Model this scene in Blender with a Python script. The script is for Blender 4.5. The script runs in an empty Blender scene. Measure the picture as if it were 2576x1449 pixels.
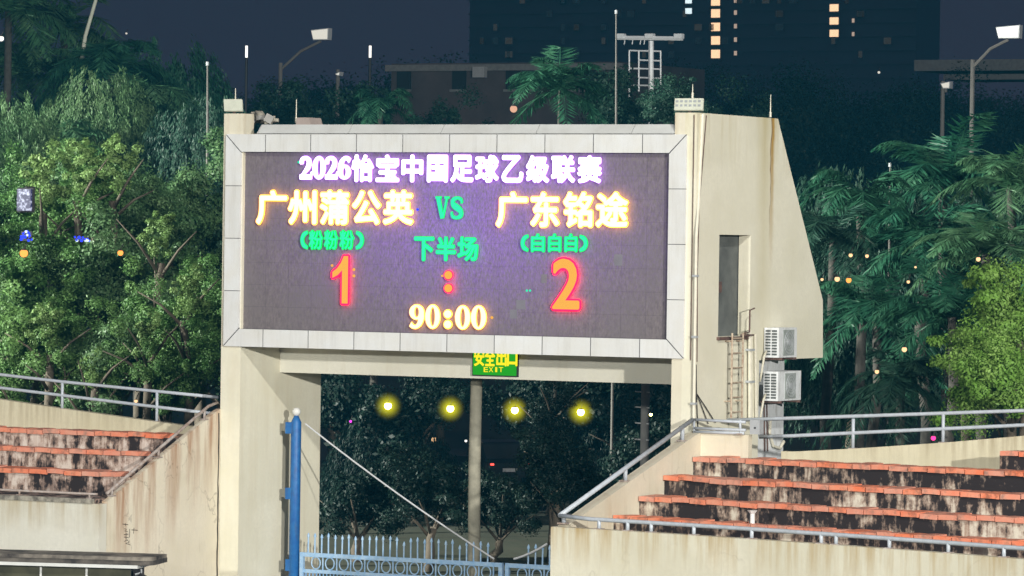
import bpy, math, random
import numpy as np
from mathutils import Vector, Matrix

# ------------------------------------------------------------------ camera, world, light
SC = bpy.context.scene
COL = SC.collection
BZ = 6.2                                     # height of the scoreboard's lower edge above the ground
CAM = np.array([44.3981, -70.8634, 2.0661 + BZ])
YAW, PITCH, ROLL, FPX = 0.493891, -0.010548, 0.013801, 11000.0   # focal length in units of 1/2576 frame width

def cam_axes():
    cy, sy = math.cos(YAW), math.sin(YAW)
    fwd = np.array([-sy * math.cos(PITCH), cy * math.cos(PITCH), math.sin(PITCH)])
    right = np.array([cy, sy, 0.0]); up = np.cross(right, fwd)
    c, s = math.cos(ROLL), math.sin(ROLL)
    return c * right + s * up, -s * right + c * up, fwd
RGT, UPV, FWD = cam_axes()
cd = bpy.data.cameras.new('camera'); cam = bpy.data.objects.new('camera', cd); COL.objects.link(cam)
cd.sensor_width = 36.0; cd.lens = 36.0 * FPX / 2576.0; cd.clip_start = 1.0; cd.clip_end = 6000.0
mw = Matrix.Identity(4)
for i in range(3):
    mw[i][0] = RGT[i]; mw[i][1] = UPV[i]; mw[i][2] = -FWD[i]; mw[i][3] = CAM[i]
cam.matrix_world = mw
SC.camera = cam

world = bpy.data.worlds.new('World'); SC.world = world; world.use_nodes = True
wn = world.node_tree; wn.nodes.clear()
wo = wn.nodes.new('ShaderNodeOutputWorld'); wa = wn.nodes.new('ShaderNodeAddShader')
wb = wn.nodes.new('ShaderNodeBackground'); wc = wn.nodes.new('ShaderNodeBackground')
sky = wn.nodes.new('ShaderNodeTexSky'); sky.sky_type = 'NISHITA'; sky.sun_disc = False
sky.sun_elevation = math.radians(-7.0); sky.sun_rotation = math.radians(20.0)
wn.links.new(sky.outputs[0], wb.inputs[0]); wb.inputs[1].default_value = 0.05
wc.inputs[0].default_value = (0.66, 0.58, 1.0, 1); wc.inputs[1].default_value = 0.040      # night sky over the city
wn.links.new(wb.outputs[0], wa.inputs[0]); wn.links.new(wc.outputs[0], wa.inputs[1]); wn.links.new(wa.outputs[0], wo.inputs[0])

def flood(name, loc, aim, power, col, size, cone):     # one spot out of view
    l = bpy.data.lights.new(name, 'SPOT'); l.energy = power; l.color = col; l.shadow_soft_size = size
    l.spot_size = math.radians(cone); l.spot_blend = 0.5
    o = bpy.data.objects.new(name, l); COL.objects.link(o); o.location = loc
    o.rotation_euler = (Vector(aim) - Vector(loc)).to_track_quat('-Z', 'Y').to_euler()
    return o
flood('floodlight_mast', (58.0, -62.0, BZ + 43.0), (6, 2, 5), 165000, (1.0, 0.975, 0.90), 0.9, 56)
flood('floodlight_roof_right', (96.0, -74.0, BZ + 13.8), (5, 4, 7), 420000, (1.0, 0.98, 0.905), 0.9, 60)
flood('floodlight_roof_left', (14.0, -92.0, BZ + 9.0), (4, 6, 7), 120000, (0.99, 1.0, 0.94), 0.9, 60)
flood('fill_left_trees', (-82.0, -46.0, BZ + 26.0), (-19, 19, 7.5), 1550000, (0.97, 1.0, 0.90), 0.9, 25)  # added fill spot that brightens the left trees

SC.render.engine = 'CYCLES'
SC.view_settings.view_transform = 'Standard'; SC.view_settings.look = 'None'
SC.view_settings.exposure = 0.0; SC.view_settings.gamma = 1.0; SC.view_settings.use_curve_mapping = False
SC.cycles.max_bounces = 4; SC.cycles.diffuse_bounces = 2; SC.cycles.glossy_bounces = 2; SC.cycles.transmission_bounces = 2; SC.cycles.volume_bounces = 0; SC.cycles.transparent_max_bounces = 4
SC.cycles.sample_clamp_indirect = 4.0

# ------------------------------------------------------------------ helpers
def at(u, v, X=None, Y=None, Z=None):
    """point of the place seen at (u, v) of the 2576-wide photograph on a plane of known depth or height (Z from the board's foot)"""
    d = RGT * ((u - 1288.0) / FPX) - UPV * ((v - 724.5) / FPX) + FWD
    if X is not None: t = (X - CAM[0]) / d[0]
    elif Y is not None: t = (Y - CAM[1]) / d[1]
    else: t = (Z + BZ - CAM[2]) / d[2]
    p = CAM + t * d
    return Vector(p.tolist())

def tag(o, label=None, cat=None, group=None, kind=None):
    if label: o['label'] = label
    if cat: o['category'] = cat
    if group: o['group'] = group
    if kind: o['kind'] = kind
    return o

def thing(name, loc, label, cat, group=None, rz=0.0):
    o = bpy.data.objects.new(name, None); COL.objects.link(o)
    o.location = loc; o.rotation_euler = (0, 0, rz); o.empty_display_size = 0.2
    return tag(o, label, cat, group)

def world_loc(o):
    v = Vector((0, 0, 0))
    while o is not None:
        v += o.location; o = o.parent
    return v

def link_mesh(name, me, parent=None):
    o = bpy.data.objects.new(name, me); COL.objects.link(o)
    if parent is not None: o.parent = parent
    return o

def copy_tree(o, parent=None):
    c = o.copy(); COL.objects.link(c); c.parent = parent
    for ch in list(o.children): copy_tree(ch, c)
    return c

class MB:
    def __init__(s): s.v = []; s.f = []
    def add(s, vs, fs):
        n = len(s.v); s.v += [tuple(p) for p in vs]; s.f += [tuple(i + n for i in f) for f in fs]; return s
    def box(s, x0, x1, y0, y1, z0, z1):
        return s.add([(x0,y0,z0),(x1,y0,z0),(x1,y1,z0),(x0,y1,z0),(x0,y0,z1),(x1,y0,z1),(x1,y1,z1),(x0,y1,z1)],
                     [(0,3,2,1),(4,5,6,7),(0,1,5,4),(1,2,6,5),(2,3,7,6),(3,0,4,7)])
    def obox(s, c, ax, ay, az):          # centre and three half-axis vectors
        c = Vector(c); ax = Vector(ax); ay = Vector(ay); az = Vector(az)
        vs = [c + sx*ax + sy*ay + sz*az for sz in (-1,1) for sx, sy in ((-1,-1),(1,-1),(1,1),(-1,1))]
        return s.add(vs, [(0,3,2,1),(4,5,6,7),(0,1,5,4),(1,2,6,5),(2,3,7,6),(3,0,4,7)])
    def prism(s, poly, d0, d1, axis):     # polygon in the other two axes, extruded along axis
        def mk(a, b, d):
            return (d, a, b) if axis == 'x' else (a, d, b) if axis == 'y' else (a, b, d)
        n = len(poly); vs = [mk(a, b, d0) for a, b in poly] + [mk(a, b, d1) for a, b in poly]
        fs = [tuple(range(n))[::-1], tuple(range(n, 2*n))] + [(i, (i+1) % n, n + (i+1) % n, n + i) for i in range(n)]
        return s.add(vs, fs)
    def tube(s, pts, r, n=8, cap=True):
        pts = [Vector(p) for p in pts]; m = len(pts)
        rr = r if isinstance(r, (list, tuple)) else [r] * m
        vs = []; fs = []
        for i, p in enumerate(pts):
            t = (pts[min(i+1, m-1)] - pts[max(i-1, 0)]).normalized()
            if i == 0:
                a = t.cross(Vector((0, 0, 1)) if abs(t.z) < 0.9 else Vector((1, 0, 0)))
            else:
                a = a - t * a.dot(t)          # carry the frame along so the tube never twists
            a.normalize(); b = t.cross(a)
            for k in range(n):
                w = 2 * math.pi * k / n
                vs.append(p + rr[i] * (math.cos(w) * a + math.sin(w) * b))
        for i in range(m - 1):
            for k in range(n):
                fs.append((i*n + k, i*n + (k+1) % n, (i+1)*n + (k+1) % n, (i+1)*n + k))
        if cap: fs += [tuple(range(n))[::-1], tuple(range((m-1)*n, m*n))]
        return s.add(vs, fs)
    def ball(s, c, r, n=10, m=6, sz=1.0):
        c = Vector(c); vs = [c + Vector((0, 0, -r*sz))]; fs = []
        for j in range(1, m):
            ph = math.pi * j / m - math.pi / 2
            for k in range(n):
                w = 2*math.pi*k/n; vs.append(c + Vector((r*math.cos(ph)*math.cos(w), r*math.cos(ph)*math.sin(w), r*sz*math.sin(ph))))
        vs.append(c + Vector((0, 0, r*sz)))
        for k in range(n): fs.append((0, 1 + (k+1) % n, 1 + k))
        for j in range(m - 2):
            for k in range(n):
                a = 1 + j*n; fs.append((a + k, a + (k+1) % n, a + n + (k+1) % n, a + n + k))
        a = 1 + (m-2)*n; L = len(vs) - 1
        for k in range(n): fs.append((a + k, a + (k+1) % n, L))
        return s.add(vs, fs)
    def mesh(s, name, mat, off=None, smooth=False):
        off = off or Vector((0, 0, 0))
        me = bpy.data.meshes.new(name)
        me.from_pydata([(p[0]-off[0], p[1]-off[1], p[2]-off[2]) for p in s.v], [], s.f); me.update()
        if mat: me.materials.append(mat)
        if smooth: me.polygons.foreach_set('use_smooth', [True] * len(me.polygons))
        return me
    def build(s, name, mat, parent=None, smooth=False):   # vertices given in world coordinates, parents never rotated
        off = world_loc(parent) if parent is not None else None
        return link_mesh(name, s.mesh(name, mat, off, smooth), parent)
    def local(s, name, mat, parent, smooth=False):        # vertices already in the parent's own coordinates
        return link_mesh(name, s.mesh(name, mat, None, smooth), parent)

# ------------------------------------------------------------------ materials
def nt(name):
    m = bpy.data.materials.new(name); m.use_nodes = True
    t = m.node_tree; b = t.nodes['Principled BSDF']; return m, t, b
def N(t, kind, **kw):
    n = t.nodes.new(kind)
    for k, v in kw.items(): setattr(n, k, v)
    return n
def noise(t, vec, scale, detail=4, rough=0.55, mapscale=None, loc=None):
    if mapscale is not None:
        mp = N(t, 'ShaderNodeMapping'); mp.inputs['Scale'].default_value = mapscale
        if loc: mp.inputs['Location'].default_value = loc
        t.links.new(vec, mp.inputs[0]); vec = mp.outputs[0]
    n = N(t, 'ShaderNodeTexNoise'); n.inputs['Scale'].default_value = scale
    n.inputs['Detail'].default_value = detail; n.inputs['Roughness'].default_value = rough
    t.links.new(vec, n.inputs['Vector']); return n.outputs['Fac']
def ramp(t, fac, a, b, ca=(0,0,0,1), cb=(1,1,1,1)):
    r = N(t, 'ShaderNodeValToRGB'); e = r.color_ramp.elements
    e[0].position = a; e[0].color = ca; e[1].position = b; e[1].color = cb
    t.links.new(fac, r.inputs[0]); return r.outputs[0]
def mix(t, fac, a, b, mode='MIX'):
    m = N(t, 'ShaderNodeMix', data_type='RGBA', blend_type=mode)
    for i, x in ((0, fac), (6, a), (7, b)):
        if hasattr(x, 'node'): t.links.new(x, m.inputs[i])
        else: m.inputs[i].default_value = x if i == 0 else (*x[:3], 1)
    return m.outputs[2]
def math_n(t, op, a, b=0.0, clamp=False):
    m = N(t, 'ShaderNodeMath', operation=op); m.use_clamp = clamp
    for i, x in ((0, a), (1, b)):
        if hasattr(x, 'node'): t.links.new(x, m.inputs[i])
        else: m.inputs[i].default_value = x
    return m.outputs[0]
def bump(t, b, fac, strength, dist=0.02):
    bp = N(t, 'ShaderNodeBump'); bp.inputs['Strength'].default_value = strength; bp.inputs['Distance'].default_value = dist
    t.links.new(fac, bp.inputs['Height']); t.links.new(bp.outputs[0], b.inputs['Normal'])

def paint_wall(name, base, stain=(0.42, 0.28, 0.12), ztop=None, length=1.0, amount=0.6, mould=0.0, tint=0.12, streak=5.0, slope=0.0, crack=0.0, patch=0.10):
    """old painted render: blotches, drips that start under the top edge, mould specks"""
    m, t, b = nt(name); g = N(t, 'ShaderNodeNewGeometry'); pos = g.outputs['Position']
    sx = N(t, 'ShaderNodeSeparateXYZ'); t.links.new(pos, sx.inputs[0])
    n1 = noise(t, pos, 0.9, 5, 0.6); n2 = noise(t, pos, 14.0, 4, 0.65)
    col = mix(t, ramp(t, n1, 0.38, 0.68), base, tuple(c * (1 - tint) for c in (base[0], base[1] * 0.99, base[2] * 0.93)))
    col = mix(t, ramp(t, n2, 0.35, 0.75), col, tuple(c * 0.90 for c in base))
    n3 = noise(t, pos, 0.55, 3, 0.45, (1, 1, 1.3), (5.2, 9.1, 1.3))
    col = mix(t, math_n(t, 'MULTIPLY', ramp(t, n3, 0.50, 0.56), patch), col, tuple(c * 0.60 for c in (base[0], base[1] * 0.97, base[2] * 0.85)))
    drip = noise(t, pos, 1.0, 5, 0.6, (streak, streak, 0.45))
    if ztop is not None:
        d = math_n(t, 'SUBTRACT', math_n(t, 'ADD', ztop + BZ, math_n(t, 'MULTIPLY', sx.outputs['Y'], slope)), sx.outputs['Z'])
        fade = math_n(t, 'SUBTRACT', 1.0, math_n(t, 'DIVIDE', d, length), True)
        k = math_n(t, 'MULTIPLY', ramp(t, drip, 0.42, 0.68), fade)
    else:
        k = ramp(t, drip, 0.55, 0.78)
    col = mix(t, math_n(t, 'MULTIPLY', k, amount), col, stain)
    fine = noise(t, pos, 1.0, 6, 0.7, (22.0, 22.0, 1.2))
    col = mix(t, math_n(t, 'MULTIPLY', ramp(t, fine, 0.58, 0.80), 0.35 * amount), col, tuple(c * 0.55 for c in stain))
    if crack > 0:
        ds = N(t, 'ShaderNodeVectorMath', operation='ADD'); nz = N(t, 'ShaderNodeTexNoise'); nz.inputs['Scale'].default_value = 1.7; nz.inputs['Detail'].default_value = 5
        t.links.new(pos, nz.inputs['Vector']); t.links.new(pos, ds.inputs[0]); t.links.new(nz.outputs['Color'], ds.inputs[1])
        vo = N(t, 'ShaderNodeTexVoronoi', feature='DISTANCE_TO_EDGE'); vo.inputs['Scale'].default_value = 0.75; t.links.new(ds.outputs[0], vo.inputs['Vector'])
        msk = noise(t, pos, 0.8, 2, 0.5, (1, 1, 1), (7.3, 2.1, 4.4))
        ck = math_n(t, 'MULTIPLY', ramp(t, vo.outputs['Distance'], 0.003, 0.012, (1, 1, 1, 1), (0, 0, 0, 1)), ramp(t, msk, 0.50, 0.60))
        col = mix(t, math_n(t, 'MULTIPLY', ck, crack), col, (0.12, 0.08, 0.05))
    if mould > 0:
        a = noise(t, pos, 1.0, 7, 0.72, (2.3, 2.3, 1.8))
        c2 = noise(t, pos, 1.0, 5, 0.65, (6.5, 6.5, 0.9), (3.1, 1.7, 0))
        big = noise(t, pos, 0.9, 2, 0.5, (1, 1, 0.4), (1.9, 8.8, 2.2))
        sm = math_n(t, 'ADD', math_n(t, 'ADD', math_n(t, 'MULTIPLY', a, 0.62), math_n(t, 'MULTIPLY', c2, 0.38)), math_n(t, 'MULTIPLY', math_n(t, 'SUBTRACT', big, 0.5), 0.30))
        col = mix(t, math_n(t, 'MULTIPLY', ramp(t, sm, 0.47 - 0.095*mould, 0.54 - 0.085*mould), 0.75), col, (0.27, 0.155, 0.11))
        mm = ramp(t, sm, 0.53 - 0.095*mould, 0.59 - 0.085*mould)
        dk = noise(t, pos, 1.6, 3, 0.5, (1, 1, 0.6), (4.4, 0.3, 6.1))
        mm = math_n(t, 'MAXIMUM', mm, math_n(t, 'MULTIPLY', ramp(t, dk, 0.62, 0.645), 0.95*mould))
        col = mix(t, mm, col, (0.020, 0.013, 0.014))
    t.links.new(col, b.inputs['Base Color']); b.inputs['Roughness'].default_value = 0.88
    bump(t, b, n2, 0.25, 0.01)
    return m

def plain(name, base, rough=0.6, metal=0.0, var=0.15, scale=6.0, second=None, bumpk=0.0, spec=None):
    m, t, b = nt(name); g = N(t, 'ShaderNodeNewGeometry')
    n = noise(t, g.outputs['Position'], scale, 5, 0.6)
    c = mix(t, ramp(t, n, 0.35, 0.70), base, second or tuple(x * (1 - var) for x in base))
    t.links.new(c, b.inputs['Base Color']); b.inputs['Roughness'].default_value = rough; b.inputs['Metallic'].default_value = metal
    if spec is not None: b.inputs['Specular IOR Level'].default_value = spec
    if bumpk: bump(t, b, n, bumpk)
    return m

def emit(name, col, strength):
    m = bpy.data.materials.new(name); m.use_nodes = True; t = m.node_tree; t.nodes.clear()
    o = N(t, 'ShaderNodeOutputMaterial'); e = N(t, 'ShaderNodeEmission')
    e.inputs[0].default_value = (*col, 1); e.inputs[1].default_value = strength
    t.links.new(e.outputs[0], o.inputs[0]); return m

def leaf(name, a, b2, rough=0.5, trans=0.25):
    m, t, b = nt(name); g = N(t, 'ShaderNodeNewGeometry'); oi = N(t, 'ShaderNodeObjectInfo')
    n1 = noise(t, g.outputs['Position'], 1.3, 3, 0.5); n2 = noise(t, g.outputs['Position'], 9.0, 2, 0.5)
    c = mix(t, ramp(t, n1, 0.42, 0.62), a, b2)
    c = mix(t, ramp(t, n2, 0.35, 0.7), c, tuple(x * 0.55 for x in a))
    c = mix(t, math_n(t, 'MULTIPLY', oi.outputs['Random'], 0.45), c, tuple(x * 0.6 for x in b2))
    t.links.new(c, b.inputs['Base Color']); b.inputs['Roughness'].default_value = rough; b.inputs['Specular IOR Level'].default_value = 0.28
    tr = N(t, 'ShaderNodeBsdfTranslucent'); t.links.new(c, tr.inputs[0])
    mx = N(t, 'ShaderNodeMixShader'); mx.inputs[0].default_value = trans
    o = t.nodes['Material Output']
    t.links.new(b.outputs[0], mx.inputs[1]); t.links.new(tr.outputs[0], mx.inputs[2]); t.links.new(mx.outputs[0], o.inputs[0])
    return m

CREAM = (0.70, 0.655, 0.50)
M = {}
M['pillar'] = paint_wall('pillar_paint', (0.75, 0.70, 0.575), ztop=4.44, length=1.6, amount=0.35)
M['pillar_low'] = paint_wall('gate_jamb_paint', (0.80, 0.765, 0.63), ztop=-3.4, length=4.0, amount=0.12)
M['side'] = None   # made below
M['lintel'] = paint_wall('lintel_paint', (0.82, 0.79, 0.69), amount=0.15)
M['body'] = paint_wall('tower_render', (0.55, 0.52, 0.42), amount=0.5)
M['cheekL'] = paint_wall('stair_wall_paint', (0.78, 0.71, 0.575), stain=(0.34, 0.15, 0.06), ztop=-1.15, length=2.1, amount=0.92, streak=4.2, slope=0.42, crack=0.35, patch=0.22)
M['frontL'] = paint_wall('front_wall_paint', (0.72, 0.70, 0.62), stain=(0.40, 0.30, 0.16), ztop=-2.75, length=0.7, amount=0.85, streak=7)
M['frontR'] = paint_wall('front_wall_paint_right', (0.74, 0.70, 0.57), stain=(0.42, 0.28, 0.10), ztop=-2.70, length=0.75, amount=0.95, streak=6, crack=0.15, patch=0.15)
M['cheekR'] = paint_wall('stair_wall_paint_right', (0.72, 0.66, 0.53), stain=(0.38, 0.25, 0.12), amount=0.45, crack=0.5, patch=0.2)
M['parapet'] = paint_wall('parapet_paint', (0.66, 0.60, 0.44), stain=(0.26, 0.19, 0.10), ztop=-0.9, length=1.1, amount=0.9, streak=8)
M['riser'] = paint_wall('mouldy_riser', (0.70, 0.64, 0.54), stain=(0.30, 0.13, 0.07), amount=0.7, mould=0.92)
M['riserL'] = paint_wall('mouldy_riser_left', (0.70, 0.60, 0.54), stain=(0.30, 0.13, 0.07), amount=0.6, mould=0.45)
M['tread'] = plain('dirty_tread', (0.20, 0.16, 0.13), 0.9, scale=5, second=(0.42, 0.22, 0.13), bumpk=0.3)
M['tile'] = plain('orange_tile', (0.80, 0.19, 0.080), 0.65, scale=5.0, second=(0.76, 0.30, 0.18), bumpk=0.2)
def grime(m, k, scale=(9, 9, 1.2), col=(0.10, 0.06, 0.04), lo=0.52, hi=0.70):
    t = m.node_tree; b = t.nodes['Principled BSDF']; src = b.inputs['Base Color'].links[0].from_socket
    g = N(t, 'ShaderNodeNewGeometry'); n = noise(t, g.outputs['Position'], 1.0, 6, 0.68, scale, (2.7, 5.5, 0.4))
    t.links.new(mix(t, math_n(t, 'MULTIPLY', ramp(t, n, lo, hi), k), src, col), b.inputs['Base Color'])
grime(M['tile'], 0.7, (5, 5, 5), (0.14, 0.06, 0.035), 0.50, 0.66)
M['panel'] = plain('frame_panel_white', (0.74, 0.75, 0.76), 0.42, scale=2.2, second=(0.70, 0.69, 0.66))
def vary(m, k):
    t = m.node_tree; b = t.nodes['Principled BSDF']; src = b.inputs['Base Color'].links[0].from_socket
    oi = N(t, 'ShaderNodeObjectInfo'); t.links.new(mix(t, math_n(t, 'MULTIPLY', oi.outputs['Random'], k), src, (0.45, 0.43, 0.40)), b.inputs['Base Color'])
grime(M['panel'], 0.22, (10, 10, 0.9), (0.30, 0.28, 0.25), 0.48, 0.72); vary(M['panel'], 0.20); vary(M['tile'], 0.30)
M['coping'] = plain('coping_stone', (0.66, 0.67, 0.66), 0.6, scale=2.0, second=(0.56, 0.56, 0.54))
M['joint'] = plain('joint_dark', (0.05, 0.05, 0.06), 0.8)
M['rail'] = plain('grey_rail', (0.50, 0.54, 0.60), 0.45, 0.0, scale=9, second=(0.40, 0.43, 0.47))
M['rail_rust'] = plain('rusty_rail', (0.40, 0.36, 0.34), 0.6, 0.0, scale=9, second=(0.26, 0.18, 0.14))
M['blue'] = plain('blue_gate_paint', (0.008, 0.095, 0.33), 0.5, scale=8, second=(0.02, 0.15, 0.40))
grime(M['blue'], 0.5, (10, 10, 2.5), (0.05, 0.05, 0.08))
M['blue_light'] = plain('pale_blue_gate_paint', (0.40, 0.55, 0.72), 0.45, scale=10, second=(0.22, 0.42, 0.68))
M['blue_leaf'] = plain('blue_bar_paint', (0.10, 0.30, 0.62), 0.45, scale=12, second=(0.30, 0.50, 0.75))
M['white'] = plain('white_plastic', (0.78, 0.80, 0.82), 0.4, scale=4)
grime(M['white'], 0.45, (9, 9, 3), (0.22, 0.19, 0.15))
M['grille'] = plain('dark_grille', (0.10, 0.11, 0.11), 0.6)
M['fan'] = plain('fan_guard_grey', (0.36, 0.39, 0.38), 0.6, second=(0.26, 0.29, 0.27))
M['rust'] = plain('rust_steel', (0.16, 0.09, 0.07), 0.8, scale=12, second=(0.08, 0.05, 0.05))
M['steel'] = plain('grey_steel', (0.42, 0.44, 0.46), 0.5)
M['cable'] = plain('black_cable', (0.03, 0.025, 0.025), 0.6)
M['rope'] = plain('white_rope', (0.62, 0.63, 0.66), 0.8)
M['pvc'] = plain('cream_pipe', (0.74, 0.70, 0.58), 0.5)
M['door'] = plain('grey_door', (0.14, 0.15, 0.145), 0.7, scale=2, second=(0.07, 0.075, 0.075))
M['ladder'] = plain('rusty_cream_steel', (0.55, 0.47, 0.36), 0.8, scale=14, second=(0.30, 0.19, 0.13))
M['dark'] = plain('dark_interior', (0.03, 0.03, 0.035), 0.9)
M['glass'] = plain('booth_glass', (0.05, 0.05, 0.035), 0.12, scale=1.2, second=(0.12, 0.115, 0.075))
M['roofblack'] = plain('booth_roof_mould', (0.03, 0.027, 0.028), 0.9, scale=3.0, second=(0.16, 0.14, 0.12), bumpk=0.3)
M['roofedge'] = plain('booth_roof_edge', (0.035, 0.03, 0.03), 0.9, scale=2.2, second=(0.34, 0.30, 0.25), bumpk=0.3)
M['roofdirt'] = plain('roof_slab_mould', (0.09, 0.08, 0.07), 0.9, scale=6, second=(0.50, 0.46, 0.38), bumpk=0.3)
M['concrete'] = plain('grey_concrete', (0.36, 0.35, 0.33), 0.9, scale=4, second=(0.26, 0.25, 0.24), bumpk=0.2)
M['asphalt'] = plain('asphalt', (0.045, 0.045, 0.048), 0.9, scale=2.0, second=(0.06, 0.06, 0.06), bumpk=0.2)
M['grass'] = plain('dark_soil_grass', (0.035, 0.045, 0.022), 0.95, scale=1.5, second=(0.05, 0.05, 0.03), bumpk=0.5)
M['pole_dim'] = plain('dull_pole', (0.15, 0.14, 0.13), 0.9, scale=3)
M['bark'] = plain('palm_bark', (0.065, 0.06, 0.05), 0.9, scale=8, second=(0.035, 0.03, 0.028), bumpk=0.5)
M['bark_dark'] = plain('dark_bark', (0.10, 0.08, 0.06), 0.95, scale=8, bumpk=0.5)
M['leaf_a'] = leaf('leaf_mid_green', (0.085, 0.205, 0.055), (0.19, 0.335, 0.10))
M['leaf_b'] = leaf('leaf_grey_green', (0.075, 0.175, 0.070), (0.17, 0.29, 0.12))
M['leaf_c'] = leaf('leaf_yellow_green', (0.19, 0.40, 0.06), (0.33, 0.53, 0.13))
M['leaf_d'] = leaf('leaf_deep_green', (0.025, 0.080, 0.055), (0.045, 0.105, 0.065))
M['leaf_s'] = leaf('leaf_pale_sprig', (0.19, 0.33, 0.10), (0.28, 0.42, 0.15))
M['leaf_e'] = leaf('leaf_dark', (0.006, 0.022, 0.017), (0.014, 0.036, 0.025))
M['palm'] = leaf('palm_frond_green', (0.022, 0.115, 0.066), (0.05, 0.165, 0.085))
M['palm_l'] = leaf('palm_frond_light', (0.06, 0.175, 0.08), (0.12, 0.24, 0.12))
M['tower_far'] = plain('far_tower_facade', (0.30, 0.33, 0.36), 0.8, scale=0.02)
M['brick_far'] = plain('old_brown_facade', (0.17, 0.13, 0.13), 0.9, scale=0.5, second=(0.10, 0.085, 0.085))
M['win_warm'] = emit('lit_window_warm', (1.0, 0.62, 0.36), 1.5)
M['win_dim'] = emit('lit_window_dim', (1.0, 0.72, 0.55), 0.55)
M['win_white'] = emit('lit_window_white', (0.80, 0.95, 1.0), 1.3)
M['lamp_white'] = emit('lamp_white', (1.0, 0.98, 0.90), 1.6)
M['lamp_soft'] = emit('lamp_soft_white', (1.0, 0.95, 0.82), 0.75)
M['lamp_yellow'] = emit('lamp_yellow', (1.0, 0.90, 0.22), 22.0)
M['lamp_warm'] = emit('lamp_warm', (1.0, 0.60, 0.30), 1.6)
M['lamp_pinkish'] = emit('lamp_pinkish', (1.0, 0.55, 0.36), 0.85)
M['lamp_orange'] = emit('lamp_orange', (1.0, 0.30, 0.06), 2.2)
M['lamp_pink'] = emit('lamp_pink', (1.0, 0.05, 0.30), 2.0)
M['lamp_red'] = emit('lamp_red', (1.0, 0.08, 0.06), 3.0)
M['lamp_magenta'] = emit('lamp_magenta', (0.9, 0.05, 0.8), 2.0)
M['lamp_blue'] = emit('lamp_blue', (0.03, 0.06, 1.0), 1.6)

def side_wall_mat():
    m = paint_wall('tower_side_paint', (0.80, 0.765, 0.63), stain=(0.46, 0.37, 0.15), ztop=4.44, length=1.3, amount=0.55, streak=4.0)
    t = m.node_tree; b = t.nodes['Principled BSDF']
    src = b.inputs['Base Color'].links[0].from_socket
    g = N(t, 'ShaderNodeNewGeometry'); s = N(t, 'ShaderNodeSeparateXYZ'); t.links.new(g.outputs['Position'], s.inputs[0])
    wob = noise(t, g.outputs['Position'], 1.0, 4, 0.6, (1, 1.2, 1.2))
    yy = math_n(t, 'ADD', s.outputs['Y'], math_n(t, 'MULTIPLY', math_n(t, 'SUBTRACT', wob, 0.5), 0.22))
    def band(y0, w, ztop_, zlen, k):
        a = math_n(t, 'SUBTRACT', 1.0, math_n(t, 'DIVIDE', math_n(t, 'ABSOLUTE', math_n(t, 'SUBTRACT', yy, y0)), w), True)
        f = math_n(t, 'SUBTRACT', 1.0, math_n(t, 'DIVIDE', math_n(t, 'SUBTRACT', ztop_ + BZ, s.outputs['Z']), zlen), True)
        return math_n(t, 'MULTIPLY', math_n(t, 'MULTIPLY', a, f), k, True)
    c = mix(t, band(2.95, 0.42, 4.6, 5.5, 0.55), src, (0.50, 0.42, 0.20))
    c = mix(t, band(3.28, 0.11, 4.7, 3.2, 1.4), c, (0.42, 0.25, 0.05))
    c = mix(t, band(3.22, 0.022, 4.7, 2.6, 2.2), c, (0.16, 0.08, 0.03))
    t.links.new(c, b.inputs['Base Color']); return m
M['side'] = side_wall_mat()

# ------------------------------------------------------------------ the setting
g = MB(); g.add([(-1500, -300, 0), (1500, -300, 0), (1500, 2500, 0), (-1500, 2500, 0)], [(0, 1, 2, 3)])
tag(g.build('ground', M['grass']), kind='structure')
r = MB(); r.add([(-60, 70, 0.004), (60, 52, 0.004), (62, 66, 0.004), (-58, 84, 0.004)], [(0, 1, 2, 3)])
tag(r.build('road', M['asphalt']), kind='structure')
p = MB(); p.add([(0.4, -8, 0.004), (9.5, -8, 0.004), (9.5, 14, 0.004), (0.4, 14, 0.004)], [(0, 1, 2, 3)])
tag(p.build('gateway_pavement', M['concrete']), kind='structure')

# ------------------------------------------------------------------ gate tower
W, H, FW = 9.772, 4.049, 0.341
tower = thing('gate_tower', (5, 0, 0), 'cream gate tower that carries the scoreboard over the gateway', 'building')
PL0, PL1, PR0, PR1 = -0.075, 0.365, 9.515, 9.96
TOPZ = BZ + 4.44
mb = MB().box(PL0, PL1, 0.05, 3.05, -0.1, BZ - 0.02); mb.build('pillar', M['pillar_low'], tower)
mb = MB().box(PL0, PL1, 0.05, 0.42, BZ - 0.02, TOPZ); mb.build('pillar', M['pillar'], tower)
mb = MB().box(PR0, PR1 - 0.24, 0.05, 3.0, -0.1, BZ - 0.02).box(PR0, PR1 - 0.24, 0.05, 0.42, BZ - 0.02, TOPZ); mb.build('pillar', M['pillar'], tower)
# upper block behind the board: its profile leans out at the back
mb = MB().prism([(0.17, BZ), (5.6, BZ - 0.07), (5.56, BZ + 1.03), (3.6, BZ + 4.05), (0.17, BZ + 4.05)], PL0 + 0.004, PR1 - 0.60, 'x'); mb.build('upper_block', M['body'], tower)
mb = MB().box(PL1, PR0, 1.5, 3.02, BZ - 0.52, BZ - 0.002); mb.build('lintel', M['lintel'], tower)
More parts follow.
